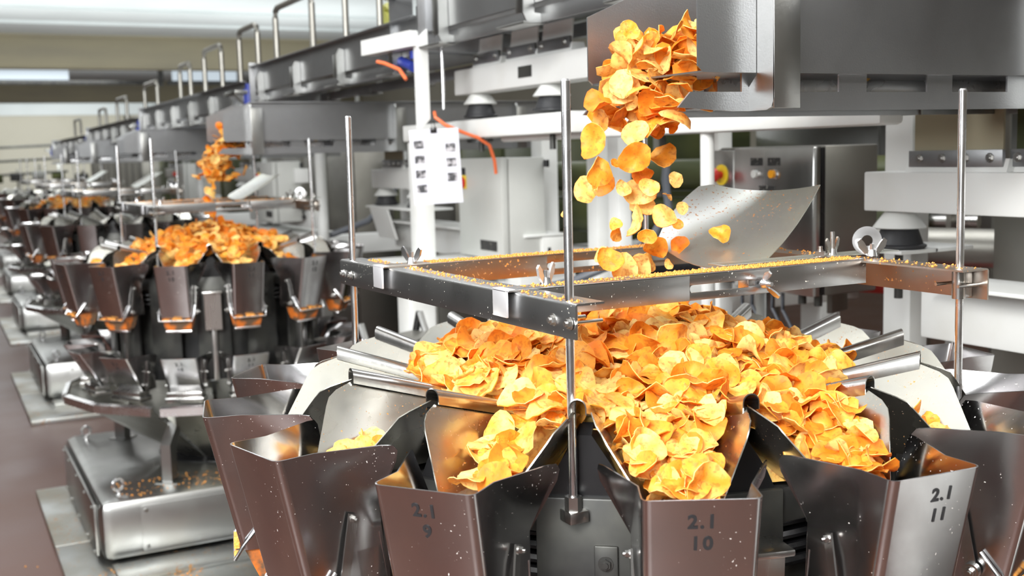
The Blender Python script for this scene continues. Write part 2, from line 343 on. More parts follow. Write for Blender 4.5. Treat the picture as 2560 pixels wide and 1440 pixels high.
# feed pan
hp = math.tan(PI/14)
def ridge_z(R): return Z(-.347) - .30*(.483-R)
def pan_faces():
    f = []; inn = .15
    fl = [(inn, .016), (.595, .042)]
    for sg in (1, -1):
        top = [(inn, sg*hp*inn*.96, ridge_z(inn)), (.486, sg*.104, ridge_z(.486)-.002)]
        out = [(.520, sg*.1015, Z(-.358)), (.536, sg*.096, Z(-.366)), (.545, sg*.090, Z(-.378)), (.590, sg*.048, Z(-.447))]
        bot = [(.595, sg*.042, Z(-.455)), (inn, sg*.016, Z(-.468))]
        f.append(top + out[:3] + [bot[1]]); f.append([out[2], out[3], bot[1]]); f.append([out[3], bot[0], bot[1]])
    f.append([(inn, .016, Z(-.468)), (inn, -.016, Z(-.468)), (.595, -.042, Z(-.455)), (.595, .042, Z(-.455))])
    return f
pan_mesh = MB().sheet(pan_faces(), .0018).mesh('feed_pan', 'pan', 25)
def ridge_mesh():
    f = []; n = 8; r = .0125
    c0, c1 = .17, .500
    prof = [(-r*1.0, -.018)] + [(r*math.cos(PI - PI*i/n), r*math.sin(PI - PI*i/n)) for i in range(n+1)] + [(r*1.0, -.010)]
    def ring(R): return [(R, v, ridge_z(R) + z + .0) for v, z in prof]
    A, B = ring(c0), ring(c1)
    for i in range(len(A)-1): f.append([A[i], A[i+1], B[i+1], B[i]])
    return MB().sheet(f, .0016)
ridge_m = ridge_mesh().mesh('rolled_edge', 'steel')
cov = MB()
rows = []
for R in (.22, .44, .465):
    dz = 0 if R < .45 else -.02
    ap = ridge_z(min(R, .47)) - .016 + dz; k = R/.48
    rows.append([(R, -.074*k, Z(-.50)), (R, -.050*k, Z(-.448)), (R, -.010*k, ap), (R, .010*k, ap), (R, .050*k, Z(-.448)), (R, .074*k, Z(-.50))])
fs = []
for A, B in zip(rows, rows[1:]):
    for i in range(5): fs.append([A[i], A[i+1], B[i+1], B[i]])
cov.sheet(fs, .003)
cov.b.faces.new([cov.b.verts.new(p) for p in rows[-1]])
cover_mesh = cov.mesh('drive_cover', 'black')
drive_mesh = MB().box(.34, .47, -.045, .045, Z(-.53), Z(-.475), .008).box(.50, .53, -.02, .02, Z(-.52), Z(-.49), .004).mesh('feeder_drive', 'dark')
# body
def body_core():
    g = MB(); g.lathe([(.40, Z(-.94)), (.43, Z(-.93)), (.43, Z(-.56)), (.40, Z(-.55))], 42); return g
core_mesh = body_core().mesh('body_drum', 'dark')
band = MB()
for z0 in (-.535, -.555, -.575, -.595): band.lathe([(.40, Z(z0-.008)), (.452, Z(z0-.006)), (.455, Z(z0)), (.452, Z(z0+.006)), (.40, Z(z0+.008))], 42)
band_mesh = band.mesh('ribbed_ring', 'black')
cone_mesh = MB().lathe([(.02, Z(-.36)), (.12, Z(-.40)), (.19, Z(-.44)), (.19, Z(-.46))], 28).mesh('dispersion_cone', 'pan')
panel_m = MB().box(.462, .474, -.070, .070, Z(-.93), Z(-.475), .003).box(.474, .480, .012, .045, Z(-.66), Z(-.54), .002)
for zz in (-.565, -.63): panel_m.hexbolt((.480, .028, Z(zz)), (1, 0, 0), .008, .006)
panel_m = panel_m.mesh('body_panel', 'dark')
cup_m = MB().prism([(.545, Z(-.535)), (.535, Z(-.70)), (.50, Z(-.70)), (.50, Z(-.535))], (-.035, .035)).box(.50, .56, -.043, .043, Z(-.54), Z(-.530), .003).box(.45, .50, -.012, .012, Z(-.93), Z(-.60), .004).mesh('drip_cup', 'steel')
def petal():
    f = []; P = []
    for d in (-24.2, 0, 24.2):
        c_, s_ = math.cos(math.radians(d)), math.sin(math.radians(d)); P.append(((.705*c_, .705*s_, Z(-1.000)), (.690*c_, .690*s_, Z(-1.022)), (.70*c_, .70*s_, Z(-1.03)), (.16*c_, .16*s_, Z(-1.385))))
    for A, B in zip(P, P[1:]):
        f.append([A[0], B[0], B[1], A[1]]); f.append([A[1], B[1], B[3], A[3]])
    b = MB().sheet(f, .002)
    return b.mesh('collecting_chute', 'chute', 20)
def petal_lip(sg):
    f = []; P = []
    for d in (0, 24.0*sg):
        c_, s_ = math.cos(math.radians(d)), math.sin(math.radians(d)); P.append(((.694*c_, .694*s_, Z(-.996)), (.716*c_, .716*s_, Z(-1.002)), (.716*c_, .716*s_, Z(-1.036))))
    A, B = P; f.append([A[0], B[0], B[1], A[1]]); f.append([A[1], B[1], B[2], A[2]])
    return MB().sheet(f, .002).mesh('folded_lip', 'bright', 20)
lips = [petal_lip(1), petal_lip(-1)]
petal_mesh = petal()
box_mesh = MB().box(-.66, .66, -.66, .66, Z(-1.640), Z(-1.378), .045).mesh('base_box', 'base')
recess_mesh = MB().lathe([(.30, Z(-1.374)), (.30, Z(-1.3765)), (.1, Z(-1.3765))], 32).lathe([(.24, Z(-1.374)), (.19, Z(-1.370)), (.15, Z(-1.370))], 32).mesh('chute_mouth', 'black')
bp_mesh = MB().box(-.50, .60, -.665, -.661, Z(-1.615), Z(-1.415), .002)
for sx in (-.48, .58):
    for zz in (-1.435, -1.595): bp_mesh.hexbolt((sx, -.665, Z(zz)), (0, -1, 0), .009, .006, False)
bp_mesh = bp_mesh.mesh('access_panel', 'base')
sp_mesh = MB().box(-.675, -.661, -.58, .55, Z(-1.625), Z(-1.405), .004)
for yy in (-.55, -.3, 0, .3, .52):
    sp_mesh.hexbolt((-.675, yy, Z(-1.42)), (-1, 0, 0), .008, .006, False); sp_mesh.hexbolt((-.675, yy, Z(-1.61)), (-1, 0, 0), .008, .006, False)
sp_mesh = sp_mesh.mesh('side_door', 'base')
eye_mesh = MB().torus((0, 0, .043), .024, .0065, 'y').cyl((0, 0, 0), (0, 0, .02), .008).cyl((0, 0, 0), (0, 0, .005), .016).mesh('lifting_eye', 'bright')
post_mesh = MB().prism([(-.03, Z(-1.378)), (.03, Z(-1.378)), (.03, Z(-1.24)), (.10, Z(-1.15)), (.06, Z(-1.13)), (-.03, Z(-1.21))], (-.022, .022)).box(-.045, .045, -.05, .05, Z(-1.378), Z(-1.373)).mesh('support_post', 'base')
numbers = {}
def number_mesh(k):
    if k not in numbers:
        a = text_mesh('2.1', .0245, 'ink'); c = text_mesh(str(k), .0245, 'ink')
        bm = bmesh.new(); bm.from_mesh(a); n0 = len(bm.verts); bm.from_mesh(c); bm.verts.ensure_lookup_table()
        for v in bm.verts[n0:]: v.co.y -= .0285
        me = bpy.data.meshes.new('printed_number'); bm.to_mesh(me); bm.free(); me.materials.append(M['ink']); numbers[k] = me
    return numbers[k]
def child_mtx(o, parent, m): o.parent = parent; o.matrix_local = m
def weigher(C, dz, label, t0, angs={}, yaws={}, full=True, group=None, nums=True):
    root = thing('multihead_weigher', label, 'weighing machine', (C[0], C[1], 0), 0, group)
    up = (0, 0, dz)
    for n_, m_ in (('body_drum', core_mesh), ('ribbed_ring', band_mesh), ('dispersion_cone', cone_mesh)): ob(n_, m_, root, up)
    for k in range(1, 15):
        a = math.radians(angs.get(k, t0 + (k-10)*360/14)); ar = math.radians(t0 + (k-10)*360/14)
        p = ob('feed_pan', pan_mesh, root, up, a)
        ob('rolled_edge', ridge_m, p, (0, 0, 0), PI/14)
        ob('drive_cover', cover_mesh, root, up, ar + PI/14)
        ob('feeder_drive', drive_mesh, root, up, ar)
        ob('body_panel', panel_m, root, up, ar + PI/14)
        if full and k % 2 == 0: ob('drip_cup', cup_m, root, up, ar + PI/14)
        hpr = ob('upper_hopper', up_mesh, root, (RREF*math.cos(a), RREF*math.sin(a), dz), a + math.radians(yaws.get(k, 0)))
        ob('discharge_gate', gate_up, hpr); ob('gate_lip', lip_mesh, hpr); ob('wire_bail', bail_mesh, hpr); ob('gate_linkage', link_mesh, hpr); ob('gate_linkage', link_mesh2, hpr)
        d = ob('spice_dust', dust_mesh, hpr); d['kind'] = 'stuff'
        sl = math.atan2(.048, .222); n = Vector((math.cos(sl), 0, -math.sin(sl))); u = Vector((math.sin(sl), 0, math.cos(sl)))
        if nums and k in ((9, 10, 11) if dz == 0 else (8, 9, 10, 11, 12)):
            q = ob('printed_number', number_mesh(k)); zt = .036
            P = Vector((.716-RREF + .0024 - zt*math.tan(sl), (.0 if k != 11 else .012), Z(-.40) - zt))
            v = Vector((0, 1, 0)); m = Matrix(((v.x, u.x, n.x, P.x), (v.y, u.y, n.y, P.y), (v.z, u.z, n.z, P.z), (0, 0, 0, 1)))
            child_mtx(q, hpr, m)
        lo = ob('lower_hopper', lo_mesh, root, (RREF*math.cos(a), RREF*math.sin(a), dz), a)
        ob('discharge_gate', gate_lo, lo); ob('gate_linkage', link_lo, lo); ob('gate_linkage', link_lo2, lo)
        if nums and full and 5 < k < 14:
            sl2 = math.atan2(.095, .16); n = Vector((math.cos(sl2), 0, -math.sin(sl2))); u = Vector((math.sin(sl2), 0, math.cos(sl2)))
            q = ob('printed_number', number_mesh(k)); zt = .034
            P = Vector((.685-RREF + .0026 - zt*math.tan(sl2), 0, Z(-.795) - zt)); v = Vector((0, 1, 0))
            child_mtx(q, lo, Matrix(((v.x, u.x, n.x, P.x), (v.y, u.y, n.y, P.y), (v.z, u.z, n.z, P.z), (0, 0, 0, 1))))
    for i in range(7):
        ch_ = ob('collecting_chute', petal_mesh, root, up, math.radians(-124.5 + 25.7 + 360/7*i))
        for lp in lips: ob('folded_lip', lp, ch_)
    ob('base_box', box_mesh, root); ob('chute_mouth', recess_mesh, root); ob('access_panel', bp_mesh, root); ob('side_door', sp_mesh, root)
    for sx in (-.57, .57):
        for sy in (-.57, .50): ob('lifting_eye', eye_mesh, root, (sx, sy, Z(-1.378)), .4)
    for i in range(7):
        if i in (0, 2, 4, 5): ob('support_post', post_mesh, root, (.60*math.cos(math.radians(-125+360/7*i)), .60*math.sin(math.radians(-125+360/7*i)), 0), math.radians(-125+360/7*i+180))
    return root
T0 = -116.3
CS = [(1.068, 1.657), (1.182, 5.403), (1.29, 9.05), (1.39, 12.7), (1.49, 16.3), (1.6, 20.0)]
names = ['multihead weighing machine nearest the camera, numbered steel hoppers ringed around a chip heap',
         'second weighing machine down the row, orange chip heap and open dusty hopper gates',
         'third weighing machine down the row, seen behind the second chip heap',
         'fourth weighing machine down the row, small orange heap on top',
         'fifth weighing machine down the row, blurred dark hoppers', 'sixth weighing machine, farthest in the row']
DZ = [0.0, -.030, -.03, -.03, -.03, -.03]
W1 = weigher(CS[0], 0, names[0], T0, {8: -168.1, 9: -142.5, 10: -115.4, 11: -90.6, 7: -193.5}, {8: 1, 9: 0, 10: -2.5, 11: -3.4, 12: -2}, True)
W0 = weigher((.96, -2.09), -.03, 'unseen weighing machine added behind the camera, mirrored in the near hoppers', T0, full=False, nums=False)  # added out of view to darken what the near hoppers reflect
for i in (1, 2, 3, 4, 5): weigher(CS[i], DZ[i], names[i], T0, full=i < 3, nums=i < 2)
for i, c in enumerate(CS):
    t = thing('floor_plinth', 'flat worn steel plinth on the floor under the ' + ('nearest', 'second', 'third', 'fourth', 'fifth', 'sixth')[i] + ' weighing machine', 'plinth', (c[0]-.01, c[1], 0))
    ob('plate', MB().box(-.80, .9, -1.25, -.28, 0, .030, .003).mesh('plate', 'floorplate'), t)
    ob('plate', MB().box(-.80, .9, -.275, .70, 0, .030, .003).mesh('plate', 'floorplate'), t)
    ob('channel', MB().box(-.62, .8, -.88, -.70, .030, .05, .003).mesh('channel', 'floorplate'), t)

# ------------------------------------------------------------------ guide frames above the heaps
def wingnut(g, p, rz=0, s=1.0, up=(0, 0, 1)):
    q = MB(); q.cyl((0, 0, 0), (0, 0, .010), .0085, .006, 16); q.cyl((0, 0, 0), (0, 0, .019), .0035, n=10)
    for sg in (1, -1):
        f = [(sg*.005, .003), (sg*.012, .004), (sg*.022, .014), (sg*.025, .024), (sg*.020, .028), (sg*.014, .022), (sg*.008, .012)]
        q.prism(f, (-.0016, .0016))
    m = Matrix.Translation(p) @ Vector(up).to_track_quat('Z', 'Y').to_matrix().to_4x4() @ Matrix.Rotation(rz, 4, 'Z') @ Matrix.Diagonal((s, s, s, 1))
    bmesh.ops.transform(q.b, matrix=m, verts=q.b.verts)
    me = bpy.data.meshes.new('t'); q.b.to_mesh(me); q.b.free(); g.b.from_mesh(me); bpy.data.meshes.remove(me); return g
rod_specs = ((-.340, .423, .078), (-.314, -.363, .094), (.375, -.408, .080), (.331, .405, .076))
FZ = -.2
def L(poly, d, m, name, parent, label=None, mtx=None): return ob(name, MB().prism(poly, d, mtx).mesh(name, m), parent, label=label)
def frame(C, dz, label, group=None, deflect=True, simple=False):
    g = thing('guide_frame', label, 'frame', (C[0], C[1], 0)); z = Z(FZ) + dz
    for i, (x, y, zt) in enumerate(rod_specs):
        lean = ((.02, -.0), (.004, 0), (-.012, 0), (0, 0))[i]
        b = MB().cyl((x - lean[0]*.3, y, Z(-.485)+dz*.3), (x, y, Z(zt)+dz-.003), .0063, n=20).cyl((x, y, Z(zt)+dz-.003), (x, y, Z(zt)+dz), .0063, .0045, 20)
        r = ob('rod', b.mesh('rod', 'bright'), g)
        b = MB().cyl((x - lean[0]*.3, y, Z(-.489)+dz), (x - lean[0]*.3, y, Z(-.470)+dz), .012, n=6); b.box(x-.015, x+.015, y-.015, y+.015, Z(-.506)+dz, Z(-.489)+dz, .002)
        ob('foot_nut', b.mesh('foot_nut', 'steel'), r)
    t = .003
    # left side rail: angle section, web outside
    def lpoly(x0, x1, zt, h):    # top flange x0..x1, web at x0
        return [(x0, zt-.004), (x0+.002, zt-.001), (x0+.005, zt), (x1, zt), (x1, zt-t), (x0+t, zt-t), (x0+t, zt-h), (x0, zt-h)]
    XW = lambda y: -.340 - .0349*y
    o = L(lpoly(0, .046, z, .048), (-.398, .462), 'rail', 'side_rail', g); o.location = (-.340, 0, 0); o.rotation_euler = (0, 0, .0349)
    L([(-x, q) for x, q in lpoly(-.398, -.340, z, .050)], (-.446, .462), 'rail_dust', 'side_rail', g)
    # end cheek returns folded from the rails
    
    # clamp blocks and bolts at each rod
    for i, (x, y, zt) in enumerate(rod_specs):
        out = -1 if x < 0 else 1; xo = XW(y) if x < 0 else .398
        b = MB().cyl((x, y, z-.05), (x, y, z-.004), .0105, n=16).box(min(x, xo - out*.003), max(x, xo - out*.003), y-.010, y+.010, z-.048, z-.006, .002)
        c = ob('rod_clamp', b.mesh('rod_clamp', 'steel'), g)
        for dy in (-.022, .022):
            b = MB(); b.hexbolt((xo, y+dy, z-.027), (out, 0, 0), .0065, .006)
            b.cyl((xo, y+dy, z-.027), (xo - out*.05, y+dy, z-.027), .0028, n=10)
            ob('bolt', b.mesh('bolt', 'steel'), c)
    # cross rails
    def cross(y0, h, m, slots, nm, web_front=True, yaw=0.0, x1=.352):
        f = []
        mt = Matrix.Translation((-.32, y0, 0)) @ Matrix.Rotation(yaw, 4, 'Z') @ Matrix.Translation((.32, -y0, 0))
        yw = y0 if web_front else y0
        xs = [-.316]
        b = MB()
        zt = z + .003
        xt = XW(y0+.02) - .006; b.box(xt, x1, y0, y0+.048, zt-.003, zt, .001)
        sx0, sx1 = slots
        zc, hh = zt - h*.56, .006
        b.box(-.290, sx0, y0, y0+.003, zt-h, zt-.001, .0006); b.box(sx1, x1, y0, y0+.003, zt-h, zt-.001, .0006)
        b.box(sx0, sx1, y0, y0+.003, zc+hh, zt-.001, .0006); b.box(sx0, sx1, y0, y0+.003, zt-h, zc-hh, .0006)
        for sx, d in ((sx0, 1), (sx1, -1)):
            for sgn in (1, -1):
                pts = [(sx, zc+sgn*hh)] + [(sx + d*(hh - hh*math.sin(a)), zc + sgn*hh*math.cos(a)) for a in (.0, .5, 1.0, PI/2)] + [(sx, zc)]
                b.prism(pts, (y0, y0+.003))
        bmesh.ops.transform(b.b, matrix=mt, verts=b.b.verts)
        o = ob('cross_rail', b.mesh('cross_rail', m), g)
        b = MB().box(xt-.004, xt, y0+.002, y0+.046, zt-.040, zt, .0012); b.box(xt-.004, xt+.012, y0+.002, y0+.046, zt-.003, zt+.0008, .001)
        ob('hook_tab', b.mesh('hook_tab', 'tab'), o)
        return o
    n = cross(-.232, .042, 'rail', (-.02, .14), 'near', yaw=-.0)
    f = cross(.225, .040, 'rail_dust', (-.02, .26), 'far')
    b = MB(); wingnut(b, (-.262, -.205, z+.003), .6, 1.15); ob('wing_nut', b.mesh('wing_nut', 'bright'), n)
    b = MB(); wingnut(b, (-.290, .250, z+.003), 1.9, 1.1); ob('wing_nut', b.mesh('wing_nut', 'bright'), f)
    b = MB(); wingnut(b, (.125, -.236, z-.022), 2.0, 1.0, (0, -1, 0)); b.box(.10, .15, -.228, -.20, z-.034, z-.012, .002); ob('wing_nut', b.mesh('wing_nut', 'bright'), n)
    b = MB().box(.10, .50, -.165, -.12, z+.001, z+.004, .001)
    br = ob('strap_plate', b.mesh('strap_plate', 'plate'), g)
    b = MB(); wingnut(b, (.352, -.15, z+.004), .4, 1.1); b.cyl((.352, -.15, z), (.352, -.15, z+.045), .004, n=10); ob('wing_nut', b.mesh('wing_nut', 'steel'), br)
    for bx, by in ((.315, -.16), (.47, -.14)): ob('bolt', MB().hexbolt((bx, by, z+.004), (0, 0, 1), .009, .009).cyl((bx, by, z-.02), (bx, by, z+.022), .004, n=10).mesh('bolt', 'steel'), br)
    b = MB(); q = MB().lathe([(.0095, -.0015), (.025, -.0015), (.025, .0015), (.0095, .0015)], 32)
    bmesh.ops.delete(q.b, geom=[f for f in q.b.faces if len(f.verts) > 4], context='FACES')
    qq = q.b.verts[:]; n_ = 32
    R0 = [v for v in qq if abs(math.hypot(v.co.x, v.co.y) - .0095) < 1e-4]
    lo_ = sorted([v for v in R0 if v.co.z < 0], key=lambda v: math.atan2(v.co.y, v.co.x)); hi_ = sorted([v for v in R0 if v.co.z > 0], key=lambda v: math.atan2(v.co.y, v.co.x))
    for i in range(n_): q.b.faces.new((lo_[i], lo_[(i+1) % n_], hi_[(i+1) % n_], hi_[i]))
    bmesh.ops.transform(q.b, matrix=Matrix.Translation((.385, -.20, z+.030)) @ Vector((-.62, -.78, .05)).to_track_quat('Z', 'Y').to_matrix().to_4x4(), verts=q.b.verts)
    me_ = bpy.data.meshes.new('t'); q.b.to_mesh(me_); q.b.free(); b.b.from_mesh(me_); bpy.data.meshes.remove(me_)
    wingnut(b, (.385, -.212, z+.004), -.3, 1.1)
    ob('washer', b.mesh('washer', 'bright'), br)
    if deflect:
        if deflect == 'near':
            ctl = [[(1.180, 1.703, 1.510), (1.160, 1.559, 1.454), (1.272, 1.526, 1.473)], [(1.254, 1.775, 1.566), (1.345, 1.69, 1.515), (1.376, 1.557, 1.517)], [(1.365, 1.803, 1.612), (1.462, 1.76, 1.578), (1.496, 1.621, 1.604)]]
            ctl = [[Vector(p) - Vector((C[0], C[1], 0)) for p in r] for r in ctl]
        else:
            ctl = [[Vector((.13, .20, Z(-.175))), Vector((.14, .1, Z(-.20))), Vector((.16, .0, Z(-.185)))], [Vector((.22, .20, Z(-.13))), Vector((.23, .1, Z(-.155))), Vector((.25, .0, Z(-.14)))], [Vector((.31, .20, Z(-.07))), Vector((.33, .1, Z(-.09))), Vector((.35, .0, Z(-.075)))]]
        bz = lambda t: ((1-t)**2, 2*t*(1-t), t*t); n_ = 12; G = []
        for i in range(n_+1):
            A = bz(i/n_); row = []
            for j in range(n_+1):
                B = bz(j/n_); row.append(sum((ctl[a][c]*(A[a]*B[c]) for a in range(3) for c in range(3)), Vector()))
            G.append(row)
        # round the corners of the sheet a little
        fs = [[tuple(G[i][j]), tuple(G[i+1][j]), tuple(G[i+1][j+1]), tuple(G[i][j+1])] for i in range(n_) for j in range(n_) if not (i == 0 and j == 0) and not (i == n_-1 and j == 0)]
        fs.append([tuple(G[1][0]), tuple(G[1][1]), tuple(G[0][1])]); fs.append([tuple(G[n_-1][0]), tuple(G[n_][1]), tuple(G[n_-1][1])])
        dfl = ob('deflector_plate', MB().sheet(fs, .0015).mesh('deflector_plate', 'plate', 60))
        dfl.parent = g
    return g
frame(CS[0], 0, 'steel guide frame over the nearest chip heap with a curved deflector plate', deflect='near')
frame(CS[1], .008, 'guide frame of rods and rails over the second chip heap', deflect='far')
frame(CS[2], .0, 'guide frame of thin rods over the third weighing machine', deflect='far')
frame(CS[3], .0, 'guide frame of thin rods over the fourth weighing machine', deflect='far')
frame(CS[4], .0, 'guide frame of thin rods over the fifth weighing machine', deflect=False)

# ------------------------------------------------------------------ vibrating trays
def tray(C, dz, label):
    g = thing('vibrating_tray', label, 'conveyor tray', (C[0], C[1], 0)); zb, zt = Z(.120)+dz, Z(.300)+dz; x1 = 1.75
    f = []
    for y, tip in ((-.17, .045), (.17, .045)):
        f.append([(tip, y, zb+.010), (tip+.01, y, zb), (x1, y, zb), (x1, y, zt), (tip+.13, y, zt), (tip, y, zt-.055)])
    f.append([(.055, -.17, zb), (.055, .17, zb), (x1, .17, zb), (x1, -.17, zb)])
    o = ob('trough', MB().sheet(f, .003).mesh('trough', 'tray', 25), g)
    for y, s in ((-.17, -1), (.17, 1)):
        b = MB().box(.175, x1, min(y, y+s*.022), max(y, y+s*.022), zt-.004, zt, .001); ob('top_flange', b.mesh('top_flange', 'tray'), g)
        b = MB()
        ya, yb = sorted((y - s*.02, y - s*.024))
        zl = zb-.062
        b.prism([(.02, zb-.055), (.13, zl), (x1, zl), (x1, zb-.030), (.045, zb-.030)], (ya, yb))
        for q in range(8):
            xx = .15 + q*.215; b.box(xx, xx+.065, ya, yb, zb-.030, zb)
        ob('under_rail', b.mesh('under_rail', 'tray'), g)
        for xb in (.165, .88, 1.55):
            b = MB(); yo = y + s*.045
            ya2, yb2 = sorted((y+s*.001, yo))
            p = [(ya2, zt-.03), (yb2-.012 if s > 0 else ya2, zt-.03)]
            poly = [(y+s*.001, zt-.012), (y+s*.030, zt-.012), (y+s*.040, zt-.03), (y+s*.044, zl+.02), (y+s*.036, zl+.004), (y+s*.024, zl), (y-s*.03, zl), (y-s*.03, zl+.03), (y+s*.001, zb-.002)]
            m = Matrix(((0, 1, 0, 0), (1, 0, 0, 0), (0, 0, 1, 0), (0, 0, 0, 1)))
            b.prism(poly, (xb, xb+.006), m)
            xf = xb + .006
            b.box(xb-.0, xb+.055, *sorted((y+s*.040, y+s*.044)), zl+.002, zt-.03, .001)
            ob('u_bracket', b.mesh('u_bracket', 'base'), g)
    b = MB()
    b.box(.085, .135, -.195, -.165, Z(.058)+dz, Z(.118)+dz, .002)
    b = MB().box(.2, x1-.1, -.13, .13, zb-.05, zb-.045, .001).box(.2, x1-.1, -.02, .02, zb-.045, zb, .001); ob('belly_plate', b.mesh('belly_plate', 'bright'), g)
    return g
tray(CS[0], 0, 'grey steel vibrating tray at upper right spilling chips onto the nearest heap')
tray(CS[1], -.036, 'grey steel vibrating tray spilling chips onto the second heap')
tray(CS[2], -.05, 'grey vibrating tray above the third weighing machine')
tray(CS[3], -.05, 'grey vibrating tray above the fourth weighing machine')
tray(CS[4], -.05, 'grey vibrating tray above the fifth weighing machine')

# ------------------------------------------------------------------ distribution conveyor in segments along the row
def conveyor(y0, y1, zb, zt, label, x0=1.72, w_=.40, motor=True):
    g = thing('distribution_conveyor', label, 'conveyor', (x0, y0, 0)); Lg = y1 - y0
    f = []
    for x in (0, w_): f.append([(x, 0, Z(zb)), (x, Lg, Z(zb)), (x, Lg, Z(zt)), (x, 0, Z(zt))])
    f.append([(0, 0, Z(zb)), (w_, 0, Z(zb)), (w_, Lg, Z(zb)), (0, Lg, Z(zb))])
    ob('trough', MB().sheet(f, .004).mesh('trough', 'tray', 25), g)
    for x, s in ((0, -1), (w_, 1)):
        b = MB().box(*sorted((x, x+s*.03)), 0, Lg, Z(zt)-.006, Z(zt), .001); ob('top_flange', b.mesh('top_flange', 'tray'), g)
        b = MB().box(*sorted((x-s*.02, x-s*.026)), .05, Lg-.05, Z(zb)-.06, Z(zb)-.012, .001); ob('under_rail', b.mesh('under_rail', 'tray'), g)
        n = max(2, int(Lg/.55))
        for i in range(n):
            yy = .18 + (Lg-.4)*i/(n-1)
            poly = [(x+s*.002, Z(zt)-.05), (x+s*.028, Z(zt)-.045), (x+s*.04, Z(zt)-.07), (x+s*.042, Z(zb)-.03), (x+s*.03, Z(zb)-.055), (x, Z(zb)-.062), (x-s*.04, Z(zb)-.062), (x-s*.04, Z(zb)-.035), (x+s*.002, Z(zb)-.03)]
            b = MB().prism(poly, (yy, yy+.006)); b.box(*sorted((x+s*.038, x+s*.042)), yy, yy+.05, Z(zb)-.03, Z(zt)-.07, .001); b.box(*sorted((x-s*.03, x+s*.04)), yy+.0, yy+.19, Z(zb)-.064, Z(zb)-.056, .001)
            ob('u_bracket', b.mesh('u_bracket', 'base'), g)
    b = MB().box(-.03, w_+.03, Lg-.012, Lg, Z(zb)-.07, Z(zt)+.02, .002); ob('end_plate', b.mesh('end_plate', 'tray'), g)
    if motor:
        b = MB().cyl((-.02, Lg+.05, Z(zb)+.02), (-.02, Lg+.05, Z(zb)-.09), .035).cyl((-.02, Lg+.05, Z(zb)+.05), (-.02, Lg+.05, Z(zb)+.02), .02); ob('air_valve', b.mesh('air_valve', 'blue'), g)
        b = MB().box(-.11, -.02, Lg+.02, Lg+.30, Z(zb)-.01, Z(zb)+.012, .002).prism([(-.10, Z(zb)-.01), (-.02, Z(zb)-.01), (-.04, Z(zb)-.07)], (Lg+.05, Lg+.12)); ob('gate_arm', b.mesh('gate_arm', 'base'), g)
    return g
conveyor(1.0, 4.0, .46, .70, 'grey steel distribution conveyor section nearest the camera, crossing behind the top of the scene', w_=.40, motor=False)
conveyor(4.06, 6.5, .385, .53, 'grey distribution conveyor section above the second vibrating tray')
conveyor(6.7, 10.3, .315, .46, 'grey distribution conveyor section beyond the blue air valve')
conveyor(10.5, 14.0, .27, .40, 'distant grey distribution conveyor section, third of the falling steps')
conveyor(14.2, 18.0, .22, .34, 'farthest blurred distribution conveyor section')
# folded end chute between the first two sections
t = thing('transfer_gate', 'grey folded transfer gate with square end plates between two conveyor sections', 'gate', (1.70, 4.02, 0))
ob('side_plate', MB().prism([(0, Z(.40)), (.42, Z(.40)), (.42, Z(.64)), (.30, Z(.69)), (0, Z(.56))], (0, .012)).mesh('side_plate', 'tray'), t)
ob('side_plate', MB().prism([(0, Z(.45)), (.10, Z(.45)), (.10, Z(.66)), (.05, Z(.68)), (0, Z(.62))], (.28, .292)).mesh('side_plate', 'tray'), t)
ob('top_bar', MB().box(-.01, .03, .0, .32, Z(.62), Z(.645), .004).mesh('top_bar', 'bright'), t)
ob('pulley', MB().torus((.10, .55, Z(.56)), .07, .018, 'x').cyl((.08, .55, Z(.56)), (.12, .55, Z(.56)), .05).mesh('pulley', 'olive'), t)
# handrail hoops
hoops = [(5.42, 6.06, .80, 'tall bent steel handrail hoop standing on the conveyor above the second tray'), (6.44, 6.86, .765, 'bent steel handrail hoop, second along the conveyor'), (7.33, 7.83, .735, 'bent steel handrail hoop, third along the conveyor'), (8.3, 8.66, .70, 'narrow handrail hoop, fourth along the conveyor'), (9.6, 10.2, .66, 'small handrail hoop, fifth along the conveyor'), (11.2, 11.8, .62, 'sixth small handrail hoop along the conveyor'), (12.6, 13.1, .58, 'seventh small blurred handrail hoop along the conveyor'), (14.8, 15.4, .55, 'eighth and farthest handrail hoop')]
for ya, yb, zt, lab in hoops:
    zb = .53 if yb < 6.6 else (.46 if yb < 10.4 else .38)
    pts = [(0, 0, Z(zb)-.02), (0, 0, Z(zt)-.05), (0, .012, Z(zt)-.015), (0, .05, Z(zt)), (0, yb-ya-.05, Z(zt)), (0, yb-ya-.012, Z(zt)-.015), (0, yb-ya, Z(zt)-.05), (0, yb-ya, Z(zb)-.02)]
    o = ob('handrail_hoop', MB().tube(pts, .016, 10).mesh('handrail_hoop', 'cover'), None, (1.735, ya, 0)); tag(o, lab, 'handrail')
for yy, zt, lab in ((4.93, 1.1, 'straight steel handrail post right of the tall hoop'), (4.5, 1.1, 'straight steel handrail post beside the round pulley')):
    tag(ob('handrail_post', MB().cyl((1.735, yy, Z(.5)), (1.735, yy, Z(zt)), .014).mesh('handrail_post', 'cover')), lab, 'handrail')

